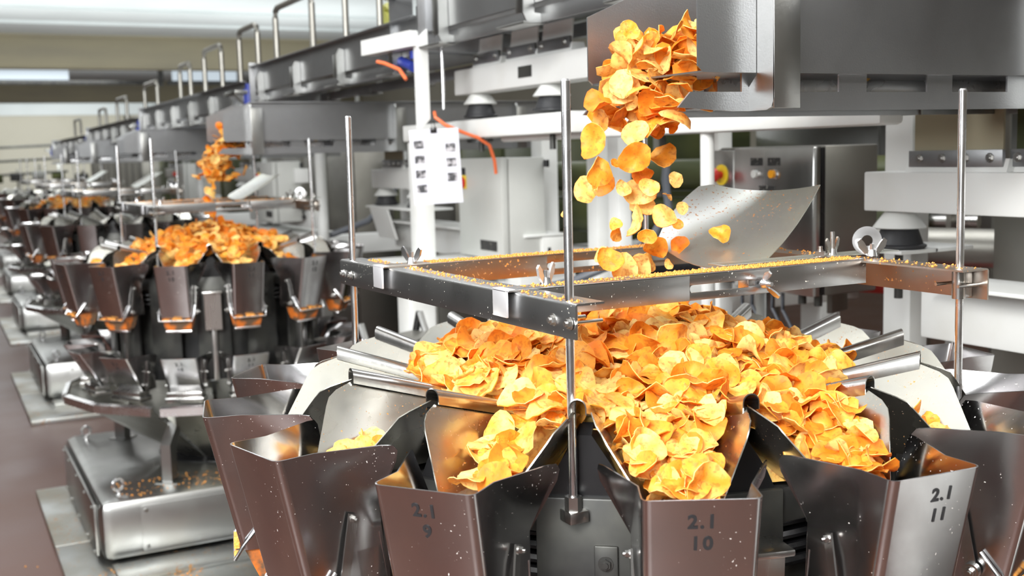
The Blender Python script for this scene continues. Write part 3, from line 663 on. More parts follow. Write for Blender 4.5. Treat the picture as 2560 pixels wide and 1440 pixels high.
# ------------------------------------------------------------------ white feeder stands with rubber mounts
def mount(g, x, y, z0, shelf=True):
    r = ob('spring_cup', MB().lathe([(.0, 0), (.036, 0), (.040, -.004), (.067, -.040), (.064, -.042), (.0, -.042)], 28, (x, y, z0)).mesh('spring_cup', 'white'), g)
    ob('rubber_buffer', MB().lathe([(0, -.040), (.044, -.040), (.047, -.046), (.060, -.082), (.068, -.085), (.068, -.090), (.060, -.094), (0, -.094)], 28, (x, y, z0)).mesh('rubber_buffer', 'rubber'), r)
    ob('stud', MB().cyl((x, y, z0-.09), (x, y, z0-.225), .011, n=14).cyl((x, y, z0-.155), (x, y, z0-.143), .022, n=6).mesh('stud', 'dark'), r)
def leaf(g, x, y, w_, z0, m='white', h=.135, lean=.0):
    l = ob('leaf_spring', MB().prism([(x, z0+.02), (x+.006, z0+.02), (x+.006+lean, z0+h), (x+lean, z0+h)], (y, y+w_)).mesh('leaf_spring', m), g)
    b = MB().box(x-.012, x-.001, y-.008, y+w_+.008, z0+.012, z0+.052, .001); ob('clamp_bar', b.mesh('clamp_bar', 'tray'), l)
    n = 4 if w_ > .2 else 2
    for i in range(n):
        b = MB(); b.hexbolt((x-.012, y + w_*(.1+.8*i/(n-1)), z0+.033), (-1, 0, 0), .0085, .006, True); ob('bolt', b.mesh('bolt', 'steel'), l)
    ob('spring_block', MB().prism([(x-.012, z0), (x+.05, z0), (x+.04, z0+.03), (x-.002, z0+.03)], (y-.02, y+w_+.02)).mesh('spring_block', 'white'), l)
def stand(C, label, wide=False):
    """local axes: machine centre"""
    g = thing('feeder_stand', label, 'machine frame', (C[0], C[1], 0)); X = 1.09
    ob('top_beam', MB().box(X, X+.10, -1.25, .52, Z(-.175), Z(-.075), .004).mesh('top_beam', 'white'), g)
    for yy in (.455, -.02): mount(g, X+.06, yy, Z(-.178))
    ob('shelf', (MB().box(X-.04, X+.17, -.20, .52, Z(-.283), Z(-.273), .002) if wide else MB().box(X+.0, X+.13, .39, .52, Z(-.283), Z(-.273), .002).box(X+.12, X+.26, .39, .60, Z(-.283), Z(-.273), .002)).mesh('shelf', 'white'), g)
    if wide: ob('gusset', MB().prism([(X-.04, Z(-.283)), (X-.03, Z(-.283)), (X+.02, Z(-.45)), (X+.01, Z(-.45))], (.2, .46)).mesh('gusset', 'white'), g)
    ob('column', MB().box(X+.225, X+.295, .57, .67, Z(-1.68), Z(.10), .006).mesh('column', 'white'), g)
    ob('column', MB().box(X+.32, X+.52, .1, .38, Z(-1.68), Z(-.1), .006).mesh('column', 'cover'), g, label='dark grey column')
    ob('side_beam', MB().box(X+.08, X+.2, -1.3, .40, Z(-.50), Z(-.36), .006).mesh('side_beam', 'white'), g)
    ob('side_ledge', MB().box(X+.0, X+.2, -1.3, .30, Z(-.358), Z(-.348), .002).mesh('side_ledge', 'white'), g)
    ob('corner_plate', MB().prism([(0, Z(-.36)), (.25, Z(-.50)), (.25, Z(-.52)), (0, Z(-.52))], (0, .006), Matrix.Translation((X+.195, .42, 0)) @ Matrix.Rotation(-PI/2, 4, 'Z')).mesh('corner_plate', 'white'), g)
    b = MB().box(X+.02, X+.30, -1.2, .05, Z(-.66), Z(-.535), .006); fx = ob('foot_box', b.mesh('foot_box', 'white'), g)
    b = MB().box(X+.05, X+.19, -.14, .02, Z(-.535), Z(-.528), .002).cyl((X+.12, -.06, Z(-.528)), (X+.12, -.06, Z(-.505)), .02, n=6).cyl((X+.12, -.06, Z(-.505)), (X+.12, -.06, Z(-.497)), .012, n=12)
    for yy in (-.10, -.22, -.34): b.cyl((X+.019, yy, Z(-.60)), (X+.021, yy, Z(-.60)), .008, n=12)
    ob('anchor_bolt', b.mesh('anchor_bolt', 'dark'), fx)
    leaf(g, X+.03, .12, .26, Z(-.075), 'beam', .15, .0)
    leaf(g, X+.05, -.02, .12, Z(-.075), 'green', .15, .0)
    leaf(g, X+.05, -.16, .12, Z(-.075), 'green', .15, .0)
    return g
g_ = stand(CS[0], 'white feeder stand at right edge with spring mounts and a bolted leaf spring')
ob('reflection_panel', MB().box(.75, 1.6, -2.6, -1.35, Z(-1.6), Z(-1.15), .02).mesh('reflection_panel', 'white'), g_)  # unseen white panel added so the face of hopper 11 mirrors it
stand((CS[1][0]-.06, CS[1][1]+.05), 'white feeder stand behind the hanging paper, two rubber mounts under its beam', True)
stand((CS[2][0]-.06, CS[2][1]), 'white feeder stand beyond the second guide frame')
stand((CS[3][0]-.06, CS[3][1]), 'small blurred white feeder stand beyond the third machine')
# upper white beam carrying the conveyor springs
t = thing('spring_carrier', 'long white beam left of the big tray carrying three white leaf springs', 'beam', (1.905, 0, 0))
ob('beam', MB().box(0, .10, 1.9, 4.15, Z(.232), Z(.328), .004).mesh('beam', 'white'), t)
for yy in (3.80, 3.52, 3.28): leaf(t, .03, yy, .20, Z(.328), 'white', .11, .01)
ob('name_plate', MB().box(-.002, 0, 3.50, 3.60, Z(.262), Z(.302)).mesh('name_plate', 'dark'), t)
ob('name_plate', MB().box(-.002, 0, 3.02, 3.12, Z(.25), Z(.298)).mesh('name_plate', 'green'), t)
for yy in (4.02, 3.45): mount(t, .05, yy, Z(.232))
ob('cross_shelf', MB().box(-.02, .14, 3.2, 4.15, Z(.06), Z(.13), .006).mesh('cross_shelf', 'white'), t)
b = MB().box(.02, .10, 4.0, 4.12, 0, Z(.06), .006).box(.02, .10, 3.25, 3.33, 0, Z(.06), .006)
ob('leg', MB().box(.02, .10, 4.62, 4.72, 0, Z(.06), .006).mesh('leg', 'white'), t); ob('cross_shelf', MB().box(.0, .12, 4.15, 4.72, Z(.06), Z(.13), .006).mesh('cross_shelf', 'white'), t); ob('leg', MB().box(.50, .56, 3.1, 3.16, 0, Z(.06), .006).mesh('leg', 'white'), t); ob('cross_shelf', MB().box(.14, .56, 3.1, 3.3, Z(.06), Z(.10), .006).mesh('cross_shelf', 'white'), t)
t = thing('tube_stand', 'white tubular stand behind the falling chips, long beam on round posts', 'machine frame', (1.96, 0, 0))
ob('beam', MB().box(0, .08, 1.93, 3.87, Z(.040), Z(.118), .012).mesh('beam', 'white'), t)
for yy, r_ in ((2.63, .020),): ob('post', MB().cyl((.04, yy, 0), (.04, yy, Z(.06)), r_, n=20).mesh('post', 'white'), t)
ob('post', MB().box(.40, .46, 3.66, 3.74, 0, Z(.05), .006).mesh('post', 'white'), t)
ob('post', MB().box(.45, .51, 3.9, 3.98, 0, Z(.05), .006).mesh('post', 'white'), t)
ob('post', MB().box(.42, .50, 4.3, 4.4, 0, Z(.05), .006).mesh('post', 'white'), t)
# round posts down the row
for i, (x, y, lab) in enumerate(((2.02, 6.28, 'round white post left of the grey switch cabinet'), (2.1, 9.9, 'round white post beyond the second deflector plate'))):
    tag(ob('support_column', MB().cyl((x, y, 0), (x, y, Z(.06)), .032, n=20).mesh('support_column', 'white')), lab, 'post')
# low white cross members
for i, (y, lab) in enumerate(((3.35, 'low white cross member behind the nearest machine'), (6.9, 'low white cross member behind the second machine'), (10.6, 'low white cross member behind the third machine'))):
    b = MB().box(1.7, 3.3, y, y+.14, Z(-.62), Z(-.50), .006).box(1.75, 1.87, y, y+.14, 0, Z(-.62), .006).box(3.1, 3.2, y, y+.12, 0, Z(-.62), .006)
    tag(ob('cross_member', b.mesh('cross_member', 'white')), lab, 'beam')
tag(ob('cross_member', MB().box(1.72, 3.6, 4.35, 4.75, Z(-.545), Z(-.455), .01).box(1.78, 1.9, 4.4, 4.55, 0, Z(-.545), .01).box(2.2, 2.35, 4.4, 4.5, 0, Z(-.545), .01).mesh('cross_member', 'white')), 'broad white shelf frame under the grey switch cabinet', 'beam')

# ------------------------------------------------------------------ control cabinets
t = thing('control_box', 'stainless control box with emergency stop and two lamps behind the deflector plate', 'control box', (2.332, 2.537, 0))
ob('body', MB().box(.03, .24, 0, .50, Z(-.452), Z(-.004), .006).mesh('body', 'cover'), t)
ob('door', MB().box(-.012, .018, .004, .375, Z(-.455), Z(-.006), .006).mesh('door', 'steel'), t)
ob('door_seal', MB().box(.018, .03, .002, .49, Z(-.450), Z(-.010)).mesh('door_seal', 'black'), t)
ob('side_panel', MB().box(-.006, .018, .382, .50, Z(-.440), Z(-.012), .005).mesh('side_panel', 'steel'), t)
def disc(name, y, z, r, h, m, par, x0=-.012): return ob(name, MB().cyl((x0, y, z), (x0-h, y, z), r, n=24).mesh(name, m), par)
e = disc('emergency_stop', .445, Z(-.092), .034, .004, 'yellow', t, -.006)
ob('button', MB().cyl((-.01, .445, Z(-.092)), (-.035, .445, Z(-.092)), .012, n=20).lathe([(0, .0), (.020, .0), (.022, .006), (.018, .016), (0, .02)], 24).mesh('button', 'red'), e)
bm_ = e.children[0].data
bb = MB().cyl((-.01, .445, Z(-.092)), (-.035, .445, Z(-.092)), .012, n=20).cyl((-.035, .445, Z(-.092)), (-.055, .445, Z(-.092)), .023, .018, 24); e.children[0].data = bb.mesh('button', 'red')
for y, m, nm in ((.262, 'white', 'white_lamp'), (.180, 'amber', 'amber_lamp')):
    d = disc('lamp_ring', y, Z(-.088), .016, .006, 'bright', t); ob(nm, MB().cyl((-.018, y, Z(-.088)), (-.026, y, Z(-.088)), .0125, n=24).mesh(nm, m), d)
    ob('label_plate', MB().box(-.0135, -.012, y-.028, y+.028, Z(-.062), Z(-.038)).mesh('label_plate', 'label'), t)
ob('label_plate', MB().box(-.0135, -.012, .175, .25, Z(-.150), Z(-.125)).mesh('label_plate', 'label'), t)
ob('leg', MB().box(.04, .08, .28, .33, 0, Z(-.45), .003).mesh('leg', 'base'), t)
for i in range(5):
    y = .06 + .05*i; pts = [(.05, y+.15, Z(-.45)), (.05, y+.15, Z(-.52)), (.06, y+.10, Z(-.60)), (.10, y-.02, Z(-.68)), (.2, y-.1, Z(-.72))]
    ob('cable', MB().tube(pts, .006, 8).mesh('cable', 'hose'), t)
for y in (.05, .12, .40): ob('cable_gland', MB().cyl((.05, y, Z(-.45)), (.05, y, Z(-.49)), .013, n=12).mesh('cable_gland', 'dark'), t)
def grey_cab(x, y, lab, s=1):
    t = thing('switch_cabinet', lab, 'cabinet', (x, y, 0))
    ob('body', MB().box(.035, .205, 0, .43, Z(-.449), Z(-.022), .006).mesh('body', 'grey'), t)
    ob('door', MB().box(.0, .03, .0, .43, Z(-.449), Z(-.022), .005).mesh('door', 'grey'), t)
    ob('label_plate', MB().box(-.002, 0, .055, .215, Z(-.415), Z(-.372), .0005).mesh('label_plate', 'label'), t)
    k = ob('main_switch', MB().box(-.006, 0, .340, .392, Z(-.155), Z(-.095), .002).mesh('main_switch', 'yellow'), t)
    ob('knob', MB().cyl((-.006, .366, Z(-.128)), (-.035, .366, Z(-.128)), .026, .020, 20).mesh('knob', 'red'), k)
    ob('sticker', MB().box(-.002, 0, .350, .385, Z(-.094), Z(-.062)).mesh('sticker', 'ink'), t)
    ob('lock', MB().cyl((0, .40, Z(-.19)), (-.008, .40, Z(-.19)), .008).mesh('lock', 'yellow'), t)
    for zz in (-.05, -.42): ob('hinge', MB().cyl((.21, -.01, Z(zz)-.015), (.21, -.01, Z(zz)+.015), .012).mesh('hinge', 'black'), t)
    return t
grey_cab(2.115, 4.172, 'light grey switch cabinet with red and yellow main switch behind the hanging paper')
grey_cab(2.17, 7.85, 'grey switch cabinet behind the second guide frame')
grey_cab(2.28, 11.5, 'blurred grey switch cabinet left of the second chip stream')
# hanging instruction sheet on its bracket
t = thing('bracket_arm', 'white square tube bracket bent down from the conveyor', 'bracket', (1.70, 4.0, 0))
ob('upright', MB().prism([(-.016, Z(.10)), (.018, Z(.135)), (.018, Z(.47)), (-.016, Z(.44))], (-.03, .03)).mesh('upright', 'white'), t)
ob('arm', MB().prism([(-.0, Z(.44)), (.03, Z(.47)), (.45, Z(.47)), (.45, Z(.41)), (0, Z(.41))], (-.03, .03), Matrix.Rotation(PI/2+.1, 4, 'Z')).mesh('arm', 'white'), t)
ob('pneumatic_cylinder', MB().cyl((.02, .12, Z(.34)), (.02, .35, Z(.40)), .02).cyl((.02, .1, Z(.37)), (.02, .1, Z(.40)), .022).mesh('pneumatic_cylinder', 'blue'), t)
ob('wire', MB().cyl((.075, -.03, Z(.17)), (.075, -.03, Z(.42)), .006).mesh('wire', 'bright'), t)
t2 = tag(ob('air_hose', MB().tube([(1.74, 3.98, Z(.16)), (1.73, 3.95, Z(.14)), (1.76, 3.93, Z(.11)), (1.82, 3.9, Z(.08)), (1.88, 3.9, Z(.06)), (1.93, 3.9, Z(.03)), (1.96, 3.92, Z(-.03)), (1.97, 3.93, Z(-.08))], .007, 8).mesh('air_hose', 'orange')), 'orange air hose curling past the hanging paper', 'hose')
tag(ob('air_hose', MB().tube([(1.62, 4.25, Z(.37)), (1.63, 4.2, Z(.36)), (1.66, 4.12, Z(.33)), (1.67, 4.08, Z(.29))], .007, 8).mesh('air_hose', 'orange')), 'short orange air hose at the blue cylinder', 'hose')
pt = thing('instruction_sheet', 'white printed instruction sheet with small pictures hanging on a black clip', 'paper', (1.70, 3.89, Z(-.045)))
pt.rotation_euler = (math.radians(4), math.radians(-2), math.radians(-28))
W_, Hh = .092, .140
pp = ob('sheet', MB().box(-W_, W_, -.001, .001, -Hh, Hh).mesh('sheet', 'paper'), pt)
for i in range(4):
    ob('printed_picture', MB().box(-.078, -.040, -.0018, -.001, .070-.055*i, .100-.055*i).mesh('printed_picture', 'photo'), pp)
    if i < 3: ob('printed_picture', MB().box(.040, .078, -.0018, -.001, .052-.055*i, .084-.055*i).mesh('printed_picture', 'photo'), pp)
b = MB()
for i in range(8): b.box(-.03, .035, -.0018, -.001, .092-.0265*i, .0935-.0265*i)
for x0, x1 in ((-.08, -.045), (-.03, .02), (.05, .08)): b.box(x0, x1, -.0018, -.001, .125, .1275)
b.box(-.08, .05, -.0018, -.001, .112, .1135); ob('printed_lines', b.mesh('printed_lines', 'greyink'), pp)
ob('binder_clip', MB().box(-.012, .012, -.006, .006, Hh-.015, Hh+.006, .002).tube([(-.006, 0, Hh+.006), (-.003, 0, Hh+.03), (.003, 0, Hh+.03), (.006, 0, Hh+.006)], .0015, 6).mesh('binder_clip', 'black'), pt)

# ------------------------------------------------------------------ machines behind the row
def panelbox(name, lab, cat, x0, x1, y0, y1, z0, z1, m, extra=None):
    t = thing(name, lab, cat, (x0, y0, 0)); X, Y_ = x1-x0, y1-y0
    if z0 > 0:
        for px in (.05, X-.1):
            for py in (.05, Y_-.1): ob('leg', MB().box(px, px+.05, py, py+.05, 0, z0, .003).mesh('leg', 'cover'), t)
    ob('housing', MB().box(0, X, 0, Y_, z0, z1, .015).mesh('housing', m), t)
    n = max(1, int(Y_/.7))
    for i in range(n):
        ob('panel', MB().box(-.012, 0, Y_*i/n+.03, Y_*(i+1)/n-.03, z0+.08, z1-.06, .004).mesh('panel', m), t)
        ob('panel_handle', MB().box(-.03, -.012, Y_*i/n+.06, Y_*i/n+.08, (z0+z1)/2-.08, (z0+z1)/2+.08, .004).mesh('panel_handle', 'dark'), t)
    return t
panelbox('packing_machine', 'dark olive packing machine in the gap left of the cross frame', 'machine', 3.6, 4.6, 5.6, 9.2, 0, Z(.12), 'green')
panelbox('packing_machine', 'grey packing machine behind the second feeder stand', 'machine', 3.4, 4.3, 9.6, 13.4, 0, Z(.1), 'cover')
panelbox('packing_machine', 'dark machine behind the third weighing machine', 'machine', 3.4, 4.4, 13.9, 19, 0, Z(.2), 'green')
panelbox('packing_machine', 'grey cabinet row at the far end of the line', 'machine', 3.2, 4.4, 19.5, 26, 0, Z(.25), 'cover')
panelbox('equipment_rack', 'steel cabinet row behind the stainless control box', 'cabinet', 4.3, 4.9, 3.2, 5.2, Z(-.5), Z(.2), 'base')
panelbox('equipment_rack', 'grey cabinets above the conveyor line beyond the trays', 'cabinet', 3.5, 4.1, 3.2, 5.2, Z(.12), Z(.42), 'cover')
for i, (x, y, z, r, m, lab) in enumerate(((3.3, 3.9, -.12, .07, 'green', 'uppermost dark green roller seen between the falling chips'), (3.3, 3.9, -.30, .085, 'green', 'middle dark green roller seen between the falling chips'), (3.3, 3.9, -.52, .07, 'black', 'lowest black roller behind the far rail'), (3.0, 2.0, -.33, .06, 'cover', 'grey roller at the right edge behind the steel rod'), (3.0, 2.0, -.46, .03, 'red', 'thin red roller at the right edge'))):
    t = thing('roller', lab, 'roller', (x-.25 if i < 3 else x, y+.0, Z(z)))
    d = Vector((.35, -.9, 0)).normalized()*(.9 if i < 3 else .8)
    ob('barrel', MB().cyl(-d, d, r, n=28).mesh('barrel', m), t)
    ob('shaft', MB().cyl(-d*1.2, d*1.2, r*.3, n=12).mesh('shaft', 'steel'), t)
    for s in (-1, 1): ob('bearing_plate', MB().box(-.06, .06, -.01, .01, -.1, .1, .003, Matrix.Translation(d*1.1*s) @ Matrix.Rotation(.37, 4, 'Z')).mesh('bearing_plate', 'cover'), t)
tag(ob('conduit_hose', MB().tube([(2.55, 3.6, Z(.0)), (2.50, 3.55, Z(-.12)), (2.48, 3.5, Z(-.22)), (2.42, 3.52, Z(-.33)), (2.32, 3.58, Z(-.42)), (2.15, 3.66, Z(-.49)), (2.0, 3.7, Z(-.52))], .016, 10).mesh('conduit_hose', 'hose')), 'thick grey conduit hose curving down behind the chips', 'hose')
tag(ob('conduit_hose', MB().tube([(2.6, 6.5, Z(-.1)), (2.5, 6.4, Z(-.25)), (2.3, 6.3, Z(-.38)), (2.1, 6.35, Z(-.45)), (1.95, 6.4, Z(-.47))], .018, 10).mesh('conduit_hose', 'hose')), 'thick grey conduit hose left of the left steel rod', 'hose')
tag(ob('warning_sign', MB().box(4.286, 4.29, 3.62, 3.78, Z(.02), Z(.16), .002).mesh('warning_sign', 'white')), 'small white warning sign with yellow triangle on the steel cabinets', 'sign')
# goods on a shelf behind the right rod
for i in range(12):
    m = ('olive', 'red', 'white', 'dark', 'blue', 'crumb')[i*7 % 6]
    y = 1.45 + i*.09
    tag(ob('spare_reel', MB().cyl((3.42, y, Z(-.19)), (3.42, y, Z(-.12)), .028, n=14).mesh('spare_reel', m)), None, 'reel')
    COL.objects[-1]['label'] = 'small coloured reel standing behind the right feeder stand'; COL.objects[-1]['group'] = 'reels behind the right feeder stand'
tag(ob('shelf_board', MB().box(3.3, 3.6, 1.2, 2.7, Z(-.215), Z(-.19), .003).box(3.5, 3.54, 1.2, 1.25, 0, Z(-.21)).box(3.5, 3.54, 2.6, 2.65, 0, Z(-.21)).mesh('shelf_board', 'dark')), 'dark shelf carrying small coloured reels at the right edge', 'shelf')
t = thing('wire_rack', 'wire rack conveyor behind the right steel rod', 'rack', (2.75, 1.0, 0))
for i in range(14): ob('bar', MB().cyl((0, i*.11, Z(-.50)), (.5, i*.11, Z(-.50)), .008, n=8).mesh('bar', 'white'), t)
for x in (0, .5): ob('rail', MB().box(x-.012, x+.012, -.05, 1.5, Z(-.53), Z(-.51), .003).mesh('rail', 'steel'), t)
for x, y in ((0, 0), (0, 1.4), (.5, 0), (.5, 1.4)): ob('leg', MB().box(x-.015, x+.015, y-.015, y+.015, 0, Z(-.53), .003).mesh('leg', 'steel'), t)
# stool between the machines
t = thing('step_stool', 'grey folding step stool standing between the first two machines', 'stool', (1.52, 3.85, 0), .5)
for i, z in enumerate((.98, .72, .45)): ob('step', MB().box(-.16+.0*i, .16, -.08-.1*i, .08-.1*i, z, z+.03, .006).mesh('step', 'cover'), t)
for x in (-.17, .17):
    ob('leg', MB().tube([(x, .05, 1.08), (x, -.35, 0)], .014, 8).mesh('leg', 'base'), t); ob('leg', MB().tube([(x, .05, 1.08), (x, .35, 0)], .014, 8).mesh('leg', 'black'), t)

# ------------------------------------------------------------------ chips
def chip_bm(rg, R=.028, n=20):
    bm = bmesh.new(); a, c, d = rg.uniform(0, 6.3), rg.uniform(0, 6.3), rg.uniform(0, 6.3)
    e1, e2, e3 = rg.uniform(.03, .16), rg.uniform(.02, .06), rg.uniform(.01, .03)
    k1, k2, k3 = rg.uniform(.15, .62), rg.uniform(-.45, .3), rg.uniform(.02, .12)
    ph = rg.uniform(0, PI)
    def zz(x, y):
        u = x*math.cos(ph) + y*math.sin(ph); v = -x*math.sin(ph) + y*math.cos(ph)
        return R*(k1*u*u + k2*v*v + k3*math.sin(4*u + a) + .06*math.sin(5*v + c) + .035*math.sin(9*u + 7*v))
    rings = [[bm.verts.new((0, 0, zz(0, 0)))]]
    for f in (.36, .70, .92, 1.0):
        ring = []
        for i in range(n):
            t = 2*PI*i/n; r = f*(1 + e1*math.cos(2*t+a) + e2*math.cos(3*t+c) + (e3*math.cos(7*t+d) if f > .8 else 0))
            x, y = r*math.cos(t), r*math.sin(t)
            ring.append(bm.verts.new((x*R, y*R, zz(x, y) + (.04*R*math.sin(6*t+d) if f > .8 else 0))))
        rings.append(ring)
    for i in range(n): bm.faces.new((rings[0][0], rings[1][i], rings[1][(i+1) % n]))
    for A, B in zip(rings[1:], rings[2:]):
        for i in range(n): bm.faces.new((A[i], B[i], B[(i+1) % n], A[(i+1) % n]))
    bmesh.ops.recalc_face_normals(bm, faces=bm.faces)
    bmesh.ops.solidify(bm, geom=bm.faces[:], thickness=.0013)
    return bm
CH = []
for i in range(14):
    bm = chip_bm(random.Random(40+i)); me = bpy.data.meshes.new('potato_chip'); bm.to_mesh(me); bm.free(); me.materials.append(M['chip'])
    me.polygons.foreach_set('use_smooth', [True]*len(me.polygons)); me.set_sharp_from_angle(angle=math.radians(60)); CH.append(me)
CHL = []
for i in range(6):
    bm = chip_bm(random.Random(80+i), n=10); me = bpy.data.meshes.new('potato_chip'); bm.to_mesh(me); bm.free(); CHL.append(me)
import numpy as np
def join(name, items, meshes, parts=(), m='chip'):
    """items: (mesh index, matrix) -> one mesh"""
    cache = {}
    V, F, n0 = [], [], 0
    for idx, mt in items:
        if idx not in cache:
            me = meshes[idx]; co = np.empty(len(me.vertices)*3); me.vertices.foreach_get('co', co); cache[idx] = (co.reshape(-1, 3), [tuple(p.vertices) for p in me.polygons])
        co, fc = cache[idx]; A = np.array(mt.to_3x3()); T = np.array(mt.translation)
        V.append(co @ A.T + T); F += [tuple(v + n0 for v in f) for f in fc]; n0 += len(co)
    for co, fc in parts:
        V.append(np.array(co)); F += [tuple(v + n0 for v in f) for f in fc]; n0 += len(co)
    me = bpy.data.meshes.new(name); me.from_pydata(np.concatenate(V).tolist(), [], F); me.update(); me.materials.append(M[m]); me.polygons.foreach_set('use_smooth', [True]*len(me.polygons))
    me.set_sharp_from_angle(angle=math.radians(60))
    return me
RM_ = {1: .34, 2: .34, 3: .34, 4: .35, 5: .36, 6: .37, 7: .365, 8: .33, 8.5: .29, 9: .43, 9.5: .43, 10: .46, 10.5: .44, 11: .50, 11.5: .43, 12: .40, 12.5: .37, 13: .38, 14: .36, 15: .34}
ks = sorted(RM_)
def rmax(k):
    k = (k-1) % 14 + 1
    for a, c in zip(ks, ks[1:]):
        if a <= k <= c: return RM_[a] + (RM_[c]-RM_[a])*(k-a)/(c-a)
    return .34
def heap_z(R, k, s=1): 
    q = min(1, R/rmax(k)); return Z(-.268) - .108*q**1.15 - .008*math.sin(5*k + 9*R)
def rot(rg, tilt, az=None):
    az = rg.uniform(0, 2*PI) if az is None else az
    return Matrix.Rotation(az, 4, 'Z') @ Matrix.Rotation(tilt, 4, 'X') @ Matrix.Rotation(rg.uniform(0, 2*PI), 4, 'Z')
def heap(C, dz, n, rg, near=True):
    out = []
    for i in range(n):
        k = 1 + 14*((i*.6180339) % 1); th = math.radians(T0 + (k-10)*360/14)
        R = rmax(k)*math.sqrt((i+.5)/n)*1.0
        z = heap_z(R, k) + dz + rg.uniform(-.006, .012)
        d = Vector((math.cos(th), math.sin(th), .33 + .0)); 
        tilt = abs(rg.gauss(0, .75))
        slope = Matrix.Rotation(th, 4, 'Z') @ Matrix.Rotation(.28, 4, 'Y')
        sc = rg.uniform(.64, 1.14)
        m = Matrix.Translation((C[0]+R*math.cos(th), C[1]+R*math.sin(th), z)) @ slope @ rot(rg, tilt) @ Matrix.Scale(sc, 4)
        out.append((rg.randrange(14 if near else 6), m, 'heap'))
    return out
def pan_fill(C, dz, k, R0, R1, n, rg, z0, z1, wf, tag_, near=True, lift=.6):
    out = []; th = math.radians({8: -168.1, 9: -142.5, 10: -115.4, 11: -90.6}.get(k, T0 + (k-10)*360/14))
    nv = Vector((math.cos(th), math.sin(th), 0)); sv = Vector((-nv.y, nv.x, 0))
    for i in range(n):
        f = math.sqrt((i+.5)/n) if R1-R0 > .2 else (i+.5)/n
        R = R0 + (R1-R0)*((i*.6180339+.3) % 1); f = (R-R0)/(R1-R0); z = z0 + (z1-z0)*f
        hw = wf*(.072*(1-f) + .036*f); v = rg.uniform(-hw, hw)
        p = Vector((C[0], C[1], 0)) + nv*R + sv*v; p.z = z + dz + rg.uniform(-.008, .012) + abs(v)*.3
        m = Matrix.Translation(p) @ Matrix.Rotation(th, 4, 'Z') @ Matrix.Rotation(.45, 4, 'Y') @ rot(rg, abs(rg.gauss(0, lift))) @ Matrix.Scale(rg.uniform(.68, 1.0), 4)
        out.append((rg.randrange(14 if near else 6), m, tag_))
    return out
rg = random.Random(5)
C1 = CS[0]
top = heap(C1, 0, 640, rg)
top += pan_fill(C1, 0, 10, .42, .615, 60, rg, Z(-.375), Z(-.432), 1.0, 'pan10')
top += pan_fill(C1, 0, 11, .46, .60, 46, rg, Z(-.375), Z(-.432), .95, 'pan11')
top += pan_fill(C1, 0, 9, .40, .585, 22, rg, Z(-.40), Z(-.440), .75, 'pan9')
top += pan_fill(C1, 0, 8, .50, .585, 7, rg, Z(-.435), Z(-.447), .8, 'pan8')
top += pan_fill(C1, 0, 12, .47, .585, 7, rg, Z(-.43), Z(-.445), .8, 'heap')
top += pan_fill(C1, 0, 14, .38, .55, 8, rg, Z(-.39), Z(-.44), .8, 'heap')
camp = Vector((0, 0, H))
def score(it):
    p = it[1].translation; d = (p - camp); r = Vector((p.x-C1[0], p.y-C1[1])); f = -(r.x*d.x + r.y*d.y)/max(.05, r.length)/d.length
    return it[1].to_scale().x*(1/d.length)*(1 + .5*f)
pri = [it for it in top if it[2] in ('pan10', 'pan11', 'pan9', 'pan8')]
rest = sorted([it for it in top if it[2] not in ('pan10', 'pan11', 'pan9', 'pan8')], key=score, reverse=True)
